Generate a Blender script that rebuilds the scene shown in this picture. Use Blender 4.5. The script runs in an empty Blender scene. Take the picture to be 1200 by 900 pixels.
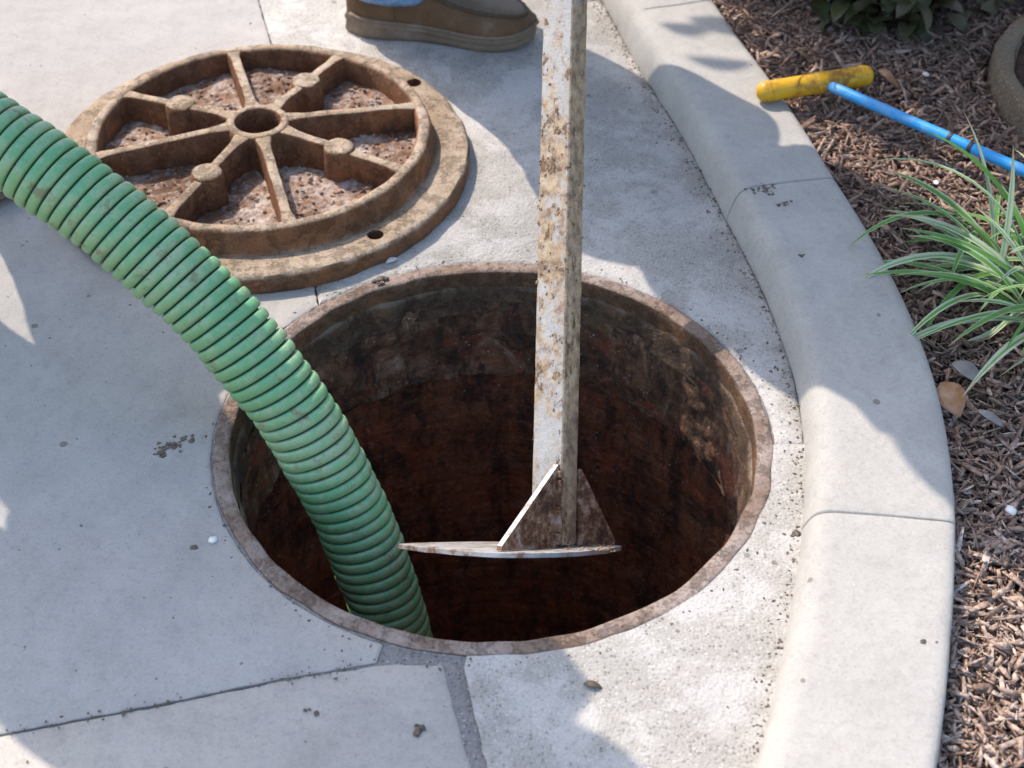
import bpy, bmesh, math, random
import numpy as np
from mathutils import Vector, Matrix
from mathutils import noise as mnoise
random.seed(7); RNG = np.random.default_rng(11)
S = bpy.context.scene
COL = S.collection
R_ = math.radians

# ------------------------------------------------------------------ camera
TH, ROLL = 0.737, 0.002
cd = bpy.data.cameras.new('camera'); cam = bpy.data.objects.new('camera', cd); COL.objects.link(cam)
cam.location = (0.025, -1.488, 1.44)
fw = Vector((0, math.cos(TH), -math.sin(TH))); up = Vector((0, math.sin(TH), math.cos(TH))); rt = Vector((1, 0, 0))
rt, up = rt*math.cos(ROLL)+up*math.sin(ROLL), up*math.cos(ROLL)-rt*math.sin(ROLL)
cam.rotation_euler = Matrix((rt, up, -fw)).transposed().to_euler()
cd.sensor_width = 36; cd.lens = 1780/1200*36; cd.clip_start = .05; cd.clip_end = 400
cd.dof.use_dof = True; cd.dof.focus_distance = 2.08; cd.dof.aperture_fstop = 5.0
S.camera = cam

# ------------------------------------------------------------------ light
SUN = Vector((-.5, .55, 1.0)).normalized()          # towards the sun
EL, AZ = math.asin(SUN.z), math.atan2(SUN.x, SUN.y)
W = bpy.data.worlds.new('World'); S.world = W; W.use_nodes = True
nt = W.node_tree; bg = nt.nodes['Background']; sk = nt.nodes.new('ShaderNodeTexSky')
sk.sky_type = 'NISHITA'; sk.sun_disc = False; sk.sun_elevation = EL; sk.sun_rotation = AZ
sk.air_density = 1.0; sk.dust_density = 1.6; sk.ozone_density = 0.35
nt.links.new(sk.outputs[0], bg.inputs[0]); bg.inputs[1].default_value = 0.15
sl = bpy.data.lights.new('sun', 'SUN'); so = bpy.data.objects.new('sun', sl); COL.objects.link(so)
sl.energy = 2.0; sl.angle = R_(.4); sl.color = (1, .885, .775)
so.rotation_euler = SUN.to_track_quat('Z', 'Y').to_euler(); so.location = (-2, 2, 5)
S.view_settings.view_transform = 'Standard'; S.view_settings.look = 'None'
S.view_settings.exposure = 1.38; S.view_settings.gamma = 1

# ------------------------------------------------------------------ node helpers
def newmat(name):
    m = bpy.data.materials.new(name); m.use_nodes = True
    return m, m.node_tree, m.node_tree.nodes['Principled BSDF']
class G:
    def __init__(s, name):
        s.m, s.t, s.b = newmat(name); s.tc = s.t.nodes.new('ShaderNodeTexCoord'); s.co = s.tc.outputs['Object']
    def n(s, typ, **kw):
        x = s.t.nodes.new(typ)
        for k, v in kw.items(): setattr(x, k, v)
        return x
    def set(s, sock, v):
        if hasattr(v, 'links') or isinstance(v, bpy.types.NodeSocket): s.t.links.new(v, sock)
        else:
            if isinstance(v, (tuple, list)) and len(v) == 3 and sock.type == 'RGBA': v = (*v, 1)
            sock.default_value = v
    def map(s, scale=(1, 1, 1), co=None):
        x = s.n('ShaderNodeMapping'); s.set(x.inputs[0], co or s.co); x.inputs['Scale'].default_value = scale; return x.outputs[0]
    def noise(s, scale, detail=4, rough=.55, co=None, dist=0):
        x = s.n('ShaderNodeTexNoise'); s.set(x.inputs['Vector'], co or s.co)
        x.inputs['Scale'].default_value = scale; x.inputs['Detail'].default_value = detail; x.inputs['Roughness'].default_value = rough
        x.inputs['Distortion'].default_value = dist
        return x.outputs[0]
    def voro(s, scale, feature='F1', out='Distance', co=None, rnd=1):
        x = s.n('ShaderNodeTexVoronoi', feature=feature); s.set(x.inputs['Vector'], co or s.co); x.inputs['Scale'].default_value = scale
        x.inputs['Randomness'].default_value = rnd
        return x.outputs[out]
    def ramp(s, f, stops, interp='LINEAR'):
        x = s.n('ShaderNodeValToRGB'); s.set(x.inputs[0], f); e = x.color_ramp.elements; x.color_ramp.interpolation = interp
        while len(e) < len(stops): e.new(.5)
        for i, (p, c) in enumerate(stops):
            e[i].position = p
            c = (c, c, c) if isinstance(c, (int, float)) else c
            e[i].color = (*c, 1)
        return x.outputs[0]
    def mix(s, f, a, b, mode='MIX'):
        x = s.n('ShaderNodeMix', data_type='RGBA', blend_type=mode); s.set(x.inputs[0], f); s.set(x.inputs[6], a); s.set(x.inputs[7], b); return x.outputs[2]
    def math(s, op, a, b=0.0, c=0.0, clamp=False):
        x = s.n('ShaderNodeMath', operation=op, use_clamp=clamp); s.set(x.inputs[0], a); s.set(x.inputs[1], b); s.set(x.inputs[2], c); return x.outputs[0]
    def sep(s, v):
        x = s.n('ShaderNodeSeparateXYZ'); s.set(x.inputs[0], v); return x.outputs
    def geo(s, name='Normal'): return s.n('ShaderNodeNewGeometry').outputs[name]
    def attr(s, name): 
        x = s.n('ShaderNodeAttribute'); x.attribute_name = name; return x
    def rnd(s): return s.n('ShaderNodeObjectInfo').outputs['Random']
    def bump(s, h, dist=.002, strength=1.0, prev=None):
        x = s.n('ShaderNodeBump'); x.inputs['Distance'].default_value = dist; x.inputs['Strength'].default_value = strength
        s.set(x.inputs['Height'], h)
        if prev is not None: s.set(x.inputs['Normal'], prev)
        return x.outputs[0]
    def out(s, col=None, rough=.8, normal=None, spec=.3, metal=0.0):
        if col is not None: s.set(s.b.inputs['Base Color'], col)
        s.set(s.b.inputs['Roughness'], rough); s.b.inputs['Specular IOR Level'].default_value = spec; s.set(s.b.inputs['Metallic'], metal)
        if normal is not None: s.set(s.b.inputs['Normal'], normal)
        return s.m

def concrete(name, c0, c1, grain=1.0, speck=.35, bump=1.0, worn=0.0, stain=(.16, .13, .10), pits=.85):
    g = G(name)
    big = g.noise(2.2, 5, .6); mid = g.noise(14, 5, .65); fine = g.noise(260, 3, .7); finer = g.noise(620, 2, .6)
    col = g.mix(g.ramp(big, [(.3, 0), (.7, 1)]), c0, c1)
    col = g.mix(g.math('MULTIPLY', g.ramp(mid, [(.35, 0), (.72, 1)]), .42), col, tuple(v*.70 for v in c0))
    m2 = g.noise(55, 4, .7)
    col = g.mix(.55, col, g.ramp(m2, [(.3, (.80,)*3), (.5, (1,)*3), (.7, (1.0, .985, .96))]), 'MULTIPLY')
    sh = g.ramp(fine, [(.3, (1-.30*grain,)*3), (.5, (1,)*3), (.72, (1+.0,)*3)])
    col = g.mix(.9, col, sh, 'MULTIPLY')
    # sand grains / exposed aggregate
    vc = g.voro(230, out='Color'); vd = g.voro(230)
    sx = g.sep(vc)
    dark = g.math('MULTIPLY', g.math('GREATER_THAN', sx[0], 1-.16*grain), g.math('LESS_THAN', vd, .42))
    col = g.mix(g.math('MULTIPLY', dark, speck), col, (.10, .09, .085))
    lite = g.math('MULTIPLY', g.math('GREATER_THAN', sx[1], 1-.14*grain), g.math('LESS_THAN', vd, .4))
    col = g.mix(g.math('MULTIPLY', lite, .2*grain), col, (.72, .68, .63))
    # pits and brown dirt spots
    v2 = g.voro(31, out='Color'); d2 = g.voro(31, co=None); s2 = g.sep(v2)
    rad = g.math('MULTIPLY', g.math('SUBTRACT', s2[0], pits), 2.6 if pits > .9 else 1.3)
    pit = g.math('LESS_THAN', g.math('ADD', d2, g.math('MULTIPLY', g.math('SUBTRACT', g.noise(120, 2), .5), .12)), rad)
    col = g.mix(g.math('MULTIPLY', pit, .65), col, (.14, .11, .085))
    # broad stains
    st = g.ramp(g.noise(5.5, 6, .7, dist=.6), [(.56, 0), (.75, 1)])
    col = g.mix(g.math('MULTIPLY', st, .18), col, stain)
    if worn:
        wn = g.ramp(g.noise(9, 7, .72, dist=.4), [(.47, 0), (.56, 1)])
        col = g.mix(g.math('MULTIPLY', wn, worn), col, (.62, .59, .56))
    h = g.math('ADD', g.math('MULTIPLY', fine, .6), g.math('MULTIPLY', finer, .3))
    h = g.math('SUBTRACT', g.math('ADD', h, g.math('MULTIPLY', vd, .35*grain)), g.math('MULTIPLY', pit, .5))
    nb = g.bump(h, .0016*bump, .8); nb = g.bump(mid, .004*bump, .5, nb)
    return g.out(col, .88, nb, .25)

M = {}
M['slab'] = concrete('smooth_concrete', (.418, .388, .350), (.478, .442, .396), .55, .16, .9, pits=.93)
M['gutter'] = concrete('rough_concrete', (.355, .332, .292), (.468, .438, .388), 1.3, .5, 1.6, .35, pits=.86)
M['kerb'] = concrete('kerb_concrete', (.405, .382, .344), (.442, .418, .376), .5, .12, .7, pits=.94)
M['mortar'] = concrete('mortar', (.22, .21, .20), (.34, .32, .30), 1.4, .7, 2.0)
M['stonering'] = concrete('ring_concrete', (.17, .125, .08), (.31, .245, .17), 1.2, .6, 3.0)

def rust(name, top=(.33, .235, .15), walls=(.10, .050, .026), orange=(.22, .085, .032), dust=(.43, .35, .27), dustamt=.6, bump=1.0, topz=.55):
    g = G(name)
    a = g.noise(9, 6, .7); b = g.noise(45, 5, .65); c = g.noise(210, 3, .6)
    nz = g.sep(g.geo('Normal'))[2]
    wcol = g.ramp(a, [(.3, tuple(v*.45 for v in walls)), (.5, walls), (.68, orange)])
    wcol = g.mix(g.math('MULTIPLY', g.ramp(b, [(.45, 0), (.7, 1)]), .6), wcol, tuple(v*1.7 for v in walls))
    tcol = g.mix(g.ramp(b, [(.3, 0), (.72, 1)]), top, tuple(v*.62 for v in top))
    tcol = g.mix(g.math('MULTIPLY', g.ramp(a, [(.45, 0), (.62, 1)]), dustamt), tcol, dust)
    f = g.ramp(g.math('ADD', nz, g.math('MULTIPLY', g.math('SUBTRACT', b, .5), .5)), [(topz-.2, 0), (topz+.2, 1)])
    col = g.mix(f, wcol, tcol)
    sp = g.ramp(c, [(.56, 0), (.66, 1)])
    col = g.mix(g.math('MULTIPLY', sp, .45), col, (.07, .04, .025))
    sp2 = g.ramp(g.noise(330, 2, .5), [(.62, 0), (.70, 1)])
    col = g.mix(g.math('MULTIPLY', sp2, .12), col, (.5, .42, .35))
    pt = g.ramp(g.noise(30, 8, .8), [(.52, 0), (.60, 1)])
    col = g.mix(g.math('MULTIPLY', pt, .28), col, g.mix(f, tuple(v*1.25 for v in orange), tuple(v*.62+w*.25 for v, w in zip(top, orange))))
    h = g.math('SUBTRACT', g.math('ADD', g.math('MULTIPLY', c, .5), b), g.math('MULTIPLY', pt, .35))
    return g.out(col, .85, g.bump(h, .0045*bump, .9), .25)
M['lid'] = rust('rusty_cast_iron', top=(.39, .285, .19), walls=(.15, .072, .036), orange=(.30, .115, .042), dust=(.48, .40, .31), topz=.75, bump=1.2)
M['flange'] = rust('rusty_flange_iron', top=(.36, .265, .175), walls=(.13, .066, .035), orange=(.27, .105, .04), dust=(.46, .375, .285))
M['rim'] = rust('worn_frame_iron', top=(.25, .175, .13), walls=(.10, .058, .034), orange=(.24, .105, .04), dust=(.36, .30, .26), dustamt=.75, bump=1.0)
M['rim_in'] = rust('grimy_seat_iron', top=(.24, .18, .13), walls=(.085, .055, .035), orange=(.16, .085, .04), dust=(.30, .26, .22), dustamt=.5, bump=1.3)

def rubble():
    g = G('rust_scale_dirt')
    a = g.noise(20, 5, .7); v = g.voro(150, out='Color'); vd = g.voro(150); s = g.sep(v)
    col = g.ramp(a, [(.34, (.18, .11, .075)), (.46, (.32, .22, .165)), (.56, (.45, .36, .30)), (.68, (.53, .46, .40))])
    col = g.mix(g.ramp(g.noise(10, 6, .75), [(.42, .75), (.6, 0)]), col, (.13, .075, .045))
    col = g.mix(g.ramp(s[0], [(.6, 0), (.9, .30)]), col, (.17, .10, .07))
    col = g.mix(g.ramp(s[1], [(.80, 0), (.9, .35)]), col, (.58, .52, .48))
    col = g.mix(g.ramp(s[2], [(.85, 0), (.9, .7)]), col, (.30, .13, .06))
    return g.out(col, .95, g.bump(g.math('ADD', g.math('MULTIPLY', s[0], .4), g.noise(120, 5, .75)), .004, 1), .2)
M['rubble'] = rubble()

def shaft(name, ramp_, red, sc=1.0, wet=.5, lines=False):
    g = G(name)
    st = g.map((1, 1, .6)); a = g.noise(13*sc, 8, .78, st, .8); b = g.noise(70, 5, .7); v = g.sep(g.voro(230, out='Color')); vd = g.voro(230)
    col = g.ramp(a, ramp_)
    col = g.mix(g.ramp(g.noise(8, 6, .75, dist=.6), [(.53, 0), (.62, .85)]), col, red)
    col = g.mix(g.ramp(g.noise(30, 6, .8, g.map((1, 1, .3))), [(.50, 0), (.60, .8)]), col, (.022, .014, .010))
    gl = g.math('MULTIPLY', g.math('GREATER_THAN', v[0], g.ramp(g.noise(7, 4, .6), [(.42, .985), (.62, .88)])), g.math('LESS_THAN', vd, g.math('MULTIPLY', v[1], .42)))
    col = g.mix(g.math('MULTIPLY', gl, .8), col, (.50, .44, .38))  # wet glints painted in as pale specks
    h = g.math('ADD', a, g.math('MULTIPLY', b, .7))
    if lines:
        wv = g.noise(1, 5, .7, g.map((9, 9, 90))); h = g.math('ADD', h, g.math('MULTIPLY', wv, .25))
    rg = g.ramp(g.noise(60, 5, .7), [(.42, wet), (.58, .9)])
    return g.out(col, rg, g.bump(h, .012, 1.0), .55)
M['collar'] = shaft('mortared_collar', [(.36, (.035, .017, .010)), (.46, (.13, .060, .027)), (.54, (.22, .118, .06)), (.62, (.37, .25, .165)), (.72, (.52, .41, .32))], (.28, .068, .027))
M['shaft'] = shaft('stained_shaft_wall', [(.36, (.05, .019, .010)), (.5, (.23, .080, .034)), (.66, (.36, .145, .062))], (.33, .092, .034), 1.4, .25, True)
g = G('dark_sludge'); M['sludge'] = g.out((.02, .014, .009), .25, g.bump(g.noise(16, 4), .01), .5)

def hose_mat():
    g = G('dusty_green_rubber')
    a = g.noise(7, 5, .65); b = g.noise(70, 5, .7); c = g.noise(300, 2)
    col = g.ramp(a, [(.3, (.12, .34, .155)), (.55, (.165, .41, .205)), (.75, (.225, .46, .265))])
    col = g.mix(g.ramp(g.math('ADD', g.math('MULTIPLY', a, .5), g.math('MULTIPLY', b, .6)), [(.50, 0), (.62, .7)]), col, (.36, .42, .26))
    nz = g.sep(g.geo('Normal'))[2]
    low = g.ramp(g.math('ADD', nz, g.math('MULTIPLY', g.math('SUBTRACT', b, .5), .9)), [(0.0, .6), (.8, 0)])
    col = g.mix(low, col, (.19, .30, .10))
    col = g.mix(g.ramp(g.noise(28, 5, .75), [(.57, 0), (.67, .75)]), col, (.17, .14, .07))
    return g.out(col, g.ramp(b, [(.3, .34), (.7, .6)]), g.bump(g.math('ADD', b, g.math('MULTIPLY', c, .4)), .0012, .8), .4)
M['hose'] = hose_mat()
g = G('dark_green_hose_wall'); M['hosewall'] = g.out((.012, .055, .045), .6, g.bump(g.noise(90, 3), .001), .3)

def worn_paint():
    g = G('worn_white_paint')
    a = g.noise(70, 8, .72, g.map((1, 1, .6))); b = g.noise(20, 6, .7, g.map((1, 1, .45))); c = g.noise(260, 4, .7); d = g.noise(90, 6, .75, g.map((1, 1, .7)))
    nrm = g.sep(g.n('ShaderNodeTexCoord').outputs['Normal']); zz = g.sep(g.co)[2]
    side = g.math('GREATER_THAN', nrm[0], .5)
    sk_ = g.ramp(g.noise(1, 5, .7, g.map((45, 45, 9))), [(.44, 0), (.66, 1)])
    paint = g.mix(g.noise(45, 5, .7), (.36, .345, .32), (.54, .515, .475))
    paint = g.mix(g.math('MULTIPLY', sk_, .5), paint, (.37, .285, .18))
    mid = g.ramp(zz, [(0, .55), (.16, .50), (.30, .70), (.40, 1), (.52, .95), (.62, .25), (1, 0)])
    w = g.math('ADD', g.math('MULTIPLY', b, .5), g.math('MULTIPLY', d, .5))
    w = g.math('ADD', g.math('ADD', w, g.math('MULTIPLY', side, .13)), g.math('MULTIPLY', mid, .095))
    wash = g.ramp(w, [(.53, 0), (.60, .82)])
    col = g.mix(wash, paint, g.ramp(g.noise(55, 6, .75), [(.40, (.17, .085, .035)), (.5, (.38, .23, .105)), (.62, (.54, .385, .22))]))
    f = g.math('ADD', g.math('ADD', g.math('MULTIPLY', a, .65), g.math('MULTIPLY', b, .35)), g.math('MULTIPLY', mid, .02))
    f = g.ramp(f, [(.575, 0), (.605, .9)])
    col = g.mix(f, col, g.ramp(d, [(.40, (.07, .034, .018)), (.52, (.18, .09, .042)), (.64, (.33, .21, .12))]))
    col = g.mix(g.ramp(c, [(.60, 0), (.68, .65)]), col, (.13, .075, .04))
    h = g.math('SUBTRACT', g.math('ADD', g.math('MULTIPLY', d, .5), g.math('MULTIPLY', c, .3)), g.math('MULTIPLY', f, .5))
    return g.out(col, g.mix(f, (.42,)*3, (.85,)*3), g.bump(h, .003, .9), .45)
M['paint'] = worn_paint()
def toolsteel():
    g = G('rusted_tool_steel')
    a = g.noise(42, 8, .8); b = g.noise(150, 4, .7)
    col = g.ramp(a, [(.38, (.035, .017, .010)), (.46, (.13, .055, .025)), (.53, (.28, .15, .075)), (.60, (.38, .30, .24)), (.68, (.46, .43, .40))])
    col = g.mix(g.ramp(b, [(.55, 0), (.7, .6)]), col, (.05, .03, .02))
    return g.out(col, .7, g.bump(g.math('ADD', a, b), .003, .9), .4)
M['toolsteel'] = toolsteel()
def bladesteel():
    g = G('scraped_pale_steel')
    a = g.noise(30, 6, .7); b = g.noise(140, 4, .65)
    col = g.ramp(a, [(.40, (.17, .10, .06)), (.46, (.29, .265, .24)), (.58, (.37, .365, .36))])
    return g.out(col, .55, g.bump(b, .0015, .8), .5)
M['blade'] = bladesteel()

def plastic(name, c, dirt, amt=.5, rough=.35):
    g = G(name); a = g.noise(13, 6, .7); b = g.noise(70, 5, .7)
    f = g.ramp(g.math('ADD', g.math('MULTIPLY', a, .6), g.math('MULTIPLY', b, .4)), [(.49, 0), (.60, amt)])
    col = g.mix(f, c, dirt)
    return g.out(col, g.mix(f, (rough,)*3, (.8,)*3), g.bump(b, .0008, .7), .45)
M['yellow'] = plastic('scuffed_yellow_grip', (.62, .34, .012), (.26, .11, .02), .95, .42)
M['blue'] = plastic('blue_fibreglass_rod', (.025, .30, .66), (.25, .40, .55), .45, .35)
M['tape'] = plastic('black_tape', (.03, .035, .045), (.15, .10, .07), .5, .5)

g = G('dried_ochre_mud'); _n = g.noise(60, 4); M['mudcol'] = g.out(g.ramp(_n, [(.35, (.14, .08, .04)), (.65, (.36, .25, .14))]), .9, g.bump(_n, .002), .15)
def edgesteel():  # slanted gusset edge: its sunlit brightness is put into a paler colour
    g = G('lit_edge_steel'); b = g.noise(90, 4, .7)
    return g.out(g.ramp(b, [(.38, (.30, .23, .18)), (.46, (.48, .45, .42)), (.7, (.58, .56, .54))]), .5, g.bump(b, .001), .5)
M['edge'] = edgesteel()
def leather(name, c0, c1, grey, rough=.6):
    g = G(name); a = g.noise(11, 6, .65); b = g.noise(160, 4, .6); v = g.voro(420)
    col = g.ramp(a, [(.3, c0), (.6, c1), (.75, grey)])
    col = g.mix(g.ramp(b, [(.55, 0), (.75, .4)]), col, tuple(x*.45 for x in c0))
    return g.out(col, rough, g.bump(g.math('ADD', g.math('MULTIPLY', v, .4), b), .0012, .8), .12)
M['upper'] = leather('scuffed_brown_leather', (.095, .052, .026), (.155, .092, .050), (.24, .175, .12))
M['vamp'] = leather('greyed_leather', (.12, .080, .052), (.18, .130, .092), (.25, .195, .15))
M['sole'] = leather('dirty_tan_sole', (.15, .108, .072), (.22, .168, .118), (.34, .28, .215), .8)
M['seam'] = leather('brown_seam_leather', (.075, .05, .03), (.10, .07, .045), (.15, .11, .08))
def denim():
    g = G('blue_denim'); w = g.noise(1, 3, .6, g.map((330, 330, 120))); a = g.noise(14, 5, .6)
    col = g.ramp(a, [(.36, (.05, .13, .30)), (.5, (.10, .23, .46)), (.64, (.24, .39, .60))])
    col = g.mix(g.ramp(w, [(.47, 0), (.62, .55)]), col, (.42, .54, .68))
    return g.out(col, .9, g.bump(w, .0015, .9), .2)
M['denim'] = denim()
def cloth(name, c): 
    g = G(name); w = g.noise(400, 3); return g.out(g.mix(g.noise(6, 4), c, tuple(x*.7 for x in c)), .9, g.bump(w, .001), .2)
M['shirt'] = cloth('grey_work_shirt', (.22, .24, .26)); M['shirt2'] = cloth('navy_work_shirt', (.05, .07, .14)); M['canvas'] = cloth('tan_canvas_trousers', (.24, .17, .10))
M['skin'] = cloth('skin', (.50, .30, .21)); M['hat'] = cloth('white_hard_hat', (.7, .7, .68)); M['hair'] = cloth('dark_hair', (.04, .03, .02))

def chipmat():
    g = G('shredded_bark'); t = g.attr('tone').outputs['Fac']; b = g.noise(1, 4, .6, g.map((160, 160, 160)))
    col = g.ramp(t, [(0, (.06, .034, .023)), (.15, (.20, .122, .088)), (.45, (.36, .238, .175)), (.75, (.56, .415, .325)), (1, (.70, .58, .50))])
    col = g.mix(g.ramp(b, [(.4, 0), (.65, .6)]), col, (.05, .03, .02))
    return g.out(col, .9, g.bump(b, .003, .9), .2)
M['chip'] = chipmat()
g = G('dark_soil'); _n = g.noise(40, 6, .7); M['soil'] = g.out(g.ramp(_n, [(.3, (.03, .019, .013)), (.7, (.12, .078, .056))]), .95, g.bump(_n, .02, 1), .2)
g = G('grey_ground'); _n = g.noise(30, 6, .7); M['ground'] = g.out(g.ramp(_n, [(.3, (.05, .042, .035)), (.7, (.13, .11, .095))]), .95, g.bump(_n, .01, 1), .2)

def blade_mat():
    g = G('striped_grass_leaf'); uv = g.tc.outputs['UV']; s = g.sep(uv); r = g.rnd()
    base = g.mix(r, (.085, .24, .04), (.18, .36, .07))
    edge = g.math('ABSOLUTE', g.math('SUBTRACT', s[0], .5))
    w = g.math('ADD', edge, g.math('MULTIPLY', g.math('SUBTRACT', r, .70), .55))
    col = g.mix(g.ramp(w, [(.08, 0), (.30, .9)]), base, (.55, .62, .45))
    col = g.mix(g.ramp(g.math('ADD', s[1], g.math('MULTIPLY', r, .12)), [(.93, 0), (1, .7)]), col, (.45, .36, .2))
    m = g.out(col, .6, g.bump(g.noise(1, 2, .5, g.map((900, 30, 30), uv)), .0008, .5), .45)
    g.b.inputs['Transmission Weight'].default_value = 0.0
    tr = g.n('ShaderNodeBsdfTranslucent'); g.set(tr.inputs[0], col); mx = g.n('ShaderNodeMixShader'); mx.inputs[0].default_value = .25
    g.t.links.new(g.b.outputs[0], mx.inputs[1]); g.t.links.new(tr.outputs[0], mx.inputs[2])
    g.t.links.new(mx.outputs[0], g.t.nodes['Material Output'].inputs[0])
    return m
M['grass'] = blade_mat()
def leafmat(name, a, b, c):
    g = G(name); r = g.rnd(); n_ = g.noise(60, 4)
    col = g.mix(g.ramp(n_, [(.4, 0), (.7, .6)]), g.mix(r, a, b), c)
    return g.out(col, .5, g.bump(n_, .001), .4)
M['shrubleaf'] = leafmat('dark_shrub_leaf', (.032, .06, .016), (.085, .072, .034), (.13, .078, .05))
M['stem'] = leafmat('shrub_stem', (.09, .06, .04), (.12, .085, .06), (.05, .035, .025))
M['deadleaf'] = leafmat('orange_dead_leaf', (.30, .14, .05), (.30, .14, .05), (.40, .29, .22))
M['paleleaf'] = leafmat('pale_dead_leaf', (.24, .225, .205), (.24, .225, .205), (.16, .14, .12))
M['whitebit'] = leafmat('white_chip', (.75, .73, .69), (.75, .73, .69), (.6, .57, .52))
M['dirt'] = leafmat('brown_dirt', (.085, .062, .042), (.085, .062, .042), (.16, .12, .085))

# ------------------------------------------------------------------ object helpers
def link(name, me, mat, parent=None, smooth=True):
    if mat is not None: me.materials.append(mat)
    if smooth: me.polygons.foreach_set('use_smooth', [True]*len(me.polygons))
    o = bpy.data.objects.new(name, me); COL.objects.link(o); o.parent = parent; return o
def mesh(name, v, f, mat, parent=None, smooth=True):
    me = bpy.data.meshes.new(name); me.from_pydata([tuple(x) for x in v], [], f); me.update(); return link(name, me, mat, parent, smooth)
def fromb(name, bm, mat, parent=None, smooth=False):
    bmesh.ops.recalc_face_normals(bm, faces=bm.faces)
    me = bpy.data.meshes.new(name); bm.to_mesh(me); bm.free(); return link(name, me, mat, parent, smooth)
def tag(o, label=None, cat=None, group=None, kind=None):
    if label: o['label'] = label
    if cat: o['category'] = cat
    if group: o['group'] = group
    if kind: o['kind'] = kind
    return o
def empty(name, loc=(0, 0, 0), rz=0, **kw):
    o = bpy.data.objects.new(name, None); COL.objects.link(o); o.location = loc; o.rotation_euler = (0, 0, rz); o.empty_display_size = .05
    return tag(o, **kw)
def nz3(p, sc, seed=0.0): return mnoise.noise(Vector((p[0]*sc+seed, p[1]*sc+seed*1.7, p[2]*sc-seed)))
def autosmooth(o, ang=35):
    me = o.data; bm = bmesh.new(); bm.from_mesh(me)
    for e in bm.edges:
        if len(e.link_faces) == 2 and e.calc_face_angle(0) > R_(ang): e.smooth = False
    for f in bm.faces: f.smooth = True
    bm.to_mesh(me); bm.free(); return o
def catmull(P, n):
    P = [np.array(p, float) for p in P]; P = [2*P[0]-P[1]]+P+[2*P[-1]-P[-2]]; out = []
    for i in range(1, len(P)-2):
        a, b, c, d = P[i-1:i+3]
        for k in range(n):
            t = k/n; out.append(.5*((2*b)+(c-a)*t+(2*a-5*b+4*c-d)*t*t+(3*b-a-3*c+d)*t**3))
    out.append(P[-2]); return np.array(out)
def resample(C, step):
    d = np.r_[0, np.cumsum(np.linalg.norm(np.diff(C, axis=0), axis=1))]; n = max(2, int(round(d[-1]/step))+1); s = np.linspace(0, d[-1], n)
    return np.stack([np.interp(s, d, C[:, i]) for i in range(C.shape[1])], 1), s
def lathe(name, prof, mat, parent=None, n=128, wob=0.0, wsc=12, seed=0, a0=0, a1=2*math.pi, center=(0, 0)):
    v, f = [], []; full = abs(a1-a0-2*math.pi) < 1e-6; m = len(prof)
    cols = n if full else n+1
    for i in range(cols):
        a = a0+(a1-a0)*i/n
        for (r, z) in prof:
            p = (math.cos(a)*r, math.sin(a)*r, z); k = 1+wob*nz3(p, wsc, seed)/max(r, .02)
            v.append((center[0]+p[0]*k, center[1]+p[1]*k, z+wob*.4*nz3(p, wsc, seed+9)))
    for i in range(n):
        j = (i+1) % cols
        for k in range(m-1): f.append((i*m+k, j*m+k, j*m+k+1, i*m+k+1))
    return mesh(name, v, f, mat, parent)
def tube(P, rad, n=12, cap=True, frame_up=(0, 0, 1)):
    P = np.array(P, float); T = np.gradient(P, axis=0); T /= np.linalg.norm(T, axis=1)[:, None]
    upv = np.array(frame_up, float); v, f = [], []
    if np.isscalar(rad): rad = [rad]*len(P)
    for p, t, r in zip(P, T, rad):
        a = np.cross(t, upv)
        if np.linalg.norm(a) < 1e-4: a = np.cross(t, (1, 0, 0))
        a /= np.linalg.norm(a); b = np.cross(a, t)
        for k in range(n):
            c = 2*math.pi*k/n; v.append(p+r*(math.cos(c)*a+math.sin(c)*b))
    for i in range(len(P)-1):
        for k in range(n): f.append((i*n+k, i*n+(k+1) % n, (i+1)*n+(k+1) % n, (i+1)*n+k))
    if cap: f.append(tuple(range(n))[::-1]); f.append(tuple((len(P)-1)*n+k for k in range(n)))
    return v, f

# ------------------------------------------------------------------ kerb line
KB = [(-.17, 2.86), (.03, 1.96), (.12, 1.56), (.199, 1.216), (.258, .959), (.318, .733), (.367, .497), (.407, .291), (.425, .1), (.412, -.085), (.368, -.288), (.302, -.509), (.2, -.80), (.05, -1.22), (-.25, -2.1)]
KC, KS = resample(catmull(KB, 14), .015)
KT = np.gradient(KC, axis=0); KT /= np.linalg.norm(KT, axis=1)[:, None]
KN = np.stack([-KT[:, 1], KT[:, 0]], 1)                  # outward (+x side)
def kidx(p): return int(np.argmin(((KC-np.array(p))**2).sum(1)))
J1, J2, JN = kidx((.37, .492)), kidx((.402, -.178)), kidx((.422, -.024))
PROF = [(.000, -.10), (.000, -.004), (.0015, .010), (.005, .026), (.0095, .0415), (.0155, .0515), (.0235, .0578), (.032, .0605), (.042, .0612), (.10, .0615), (.158, .0612), (.166, .0598), (.1725, .0560), (.1760, .049), (.1775, .036), (.178, .012), (.179, -.10)]
kerb = empty('kerb', kind='structure')
def kerb_h(y):
    t = max(0, min(1, (.42-y)/.75)); return 1-.40*t*t*(3-2*t)
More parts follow.
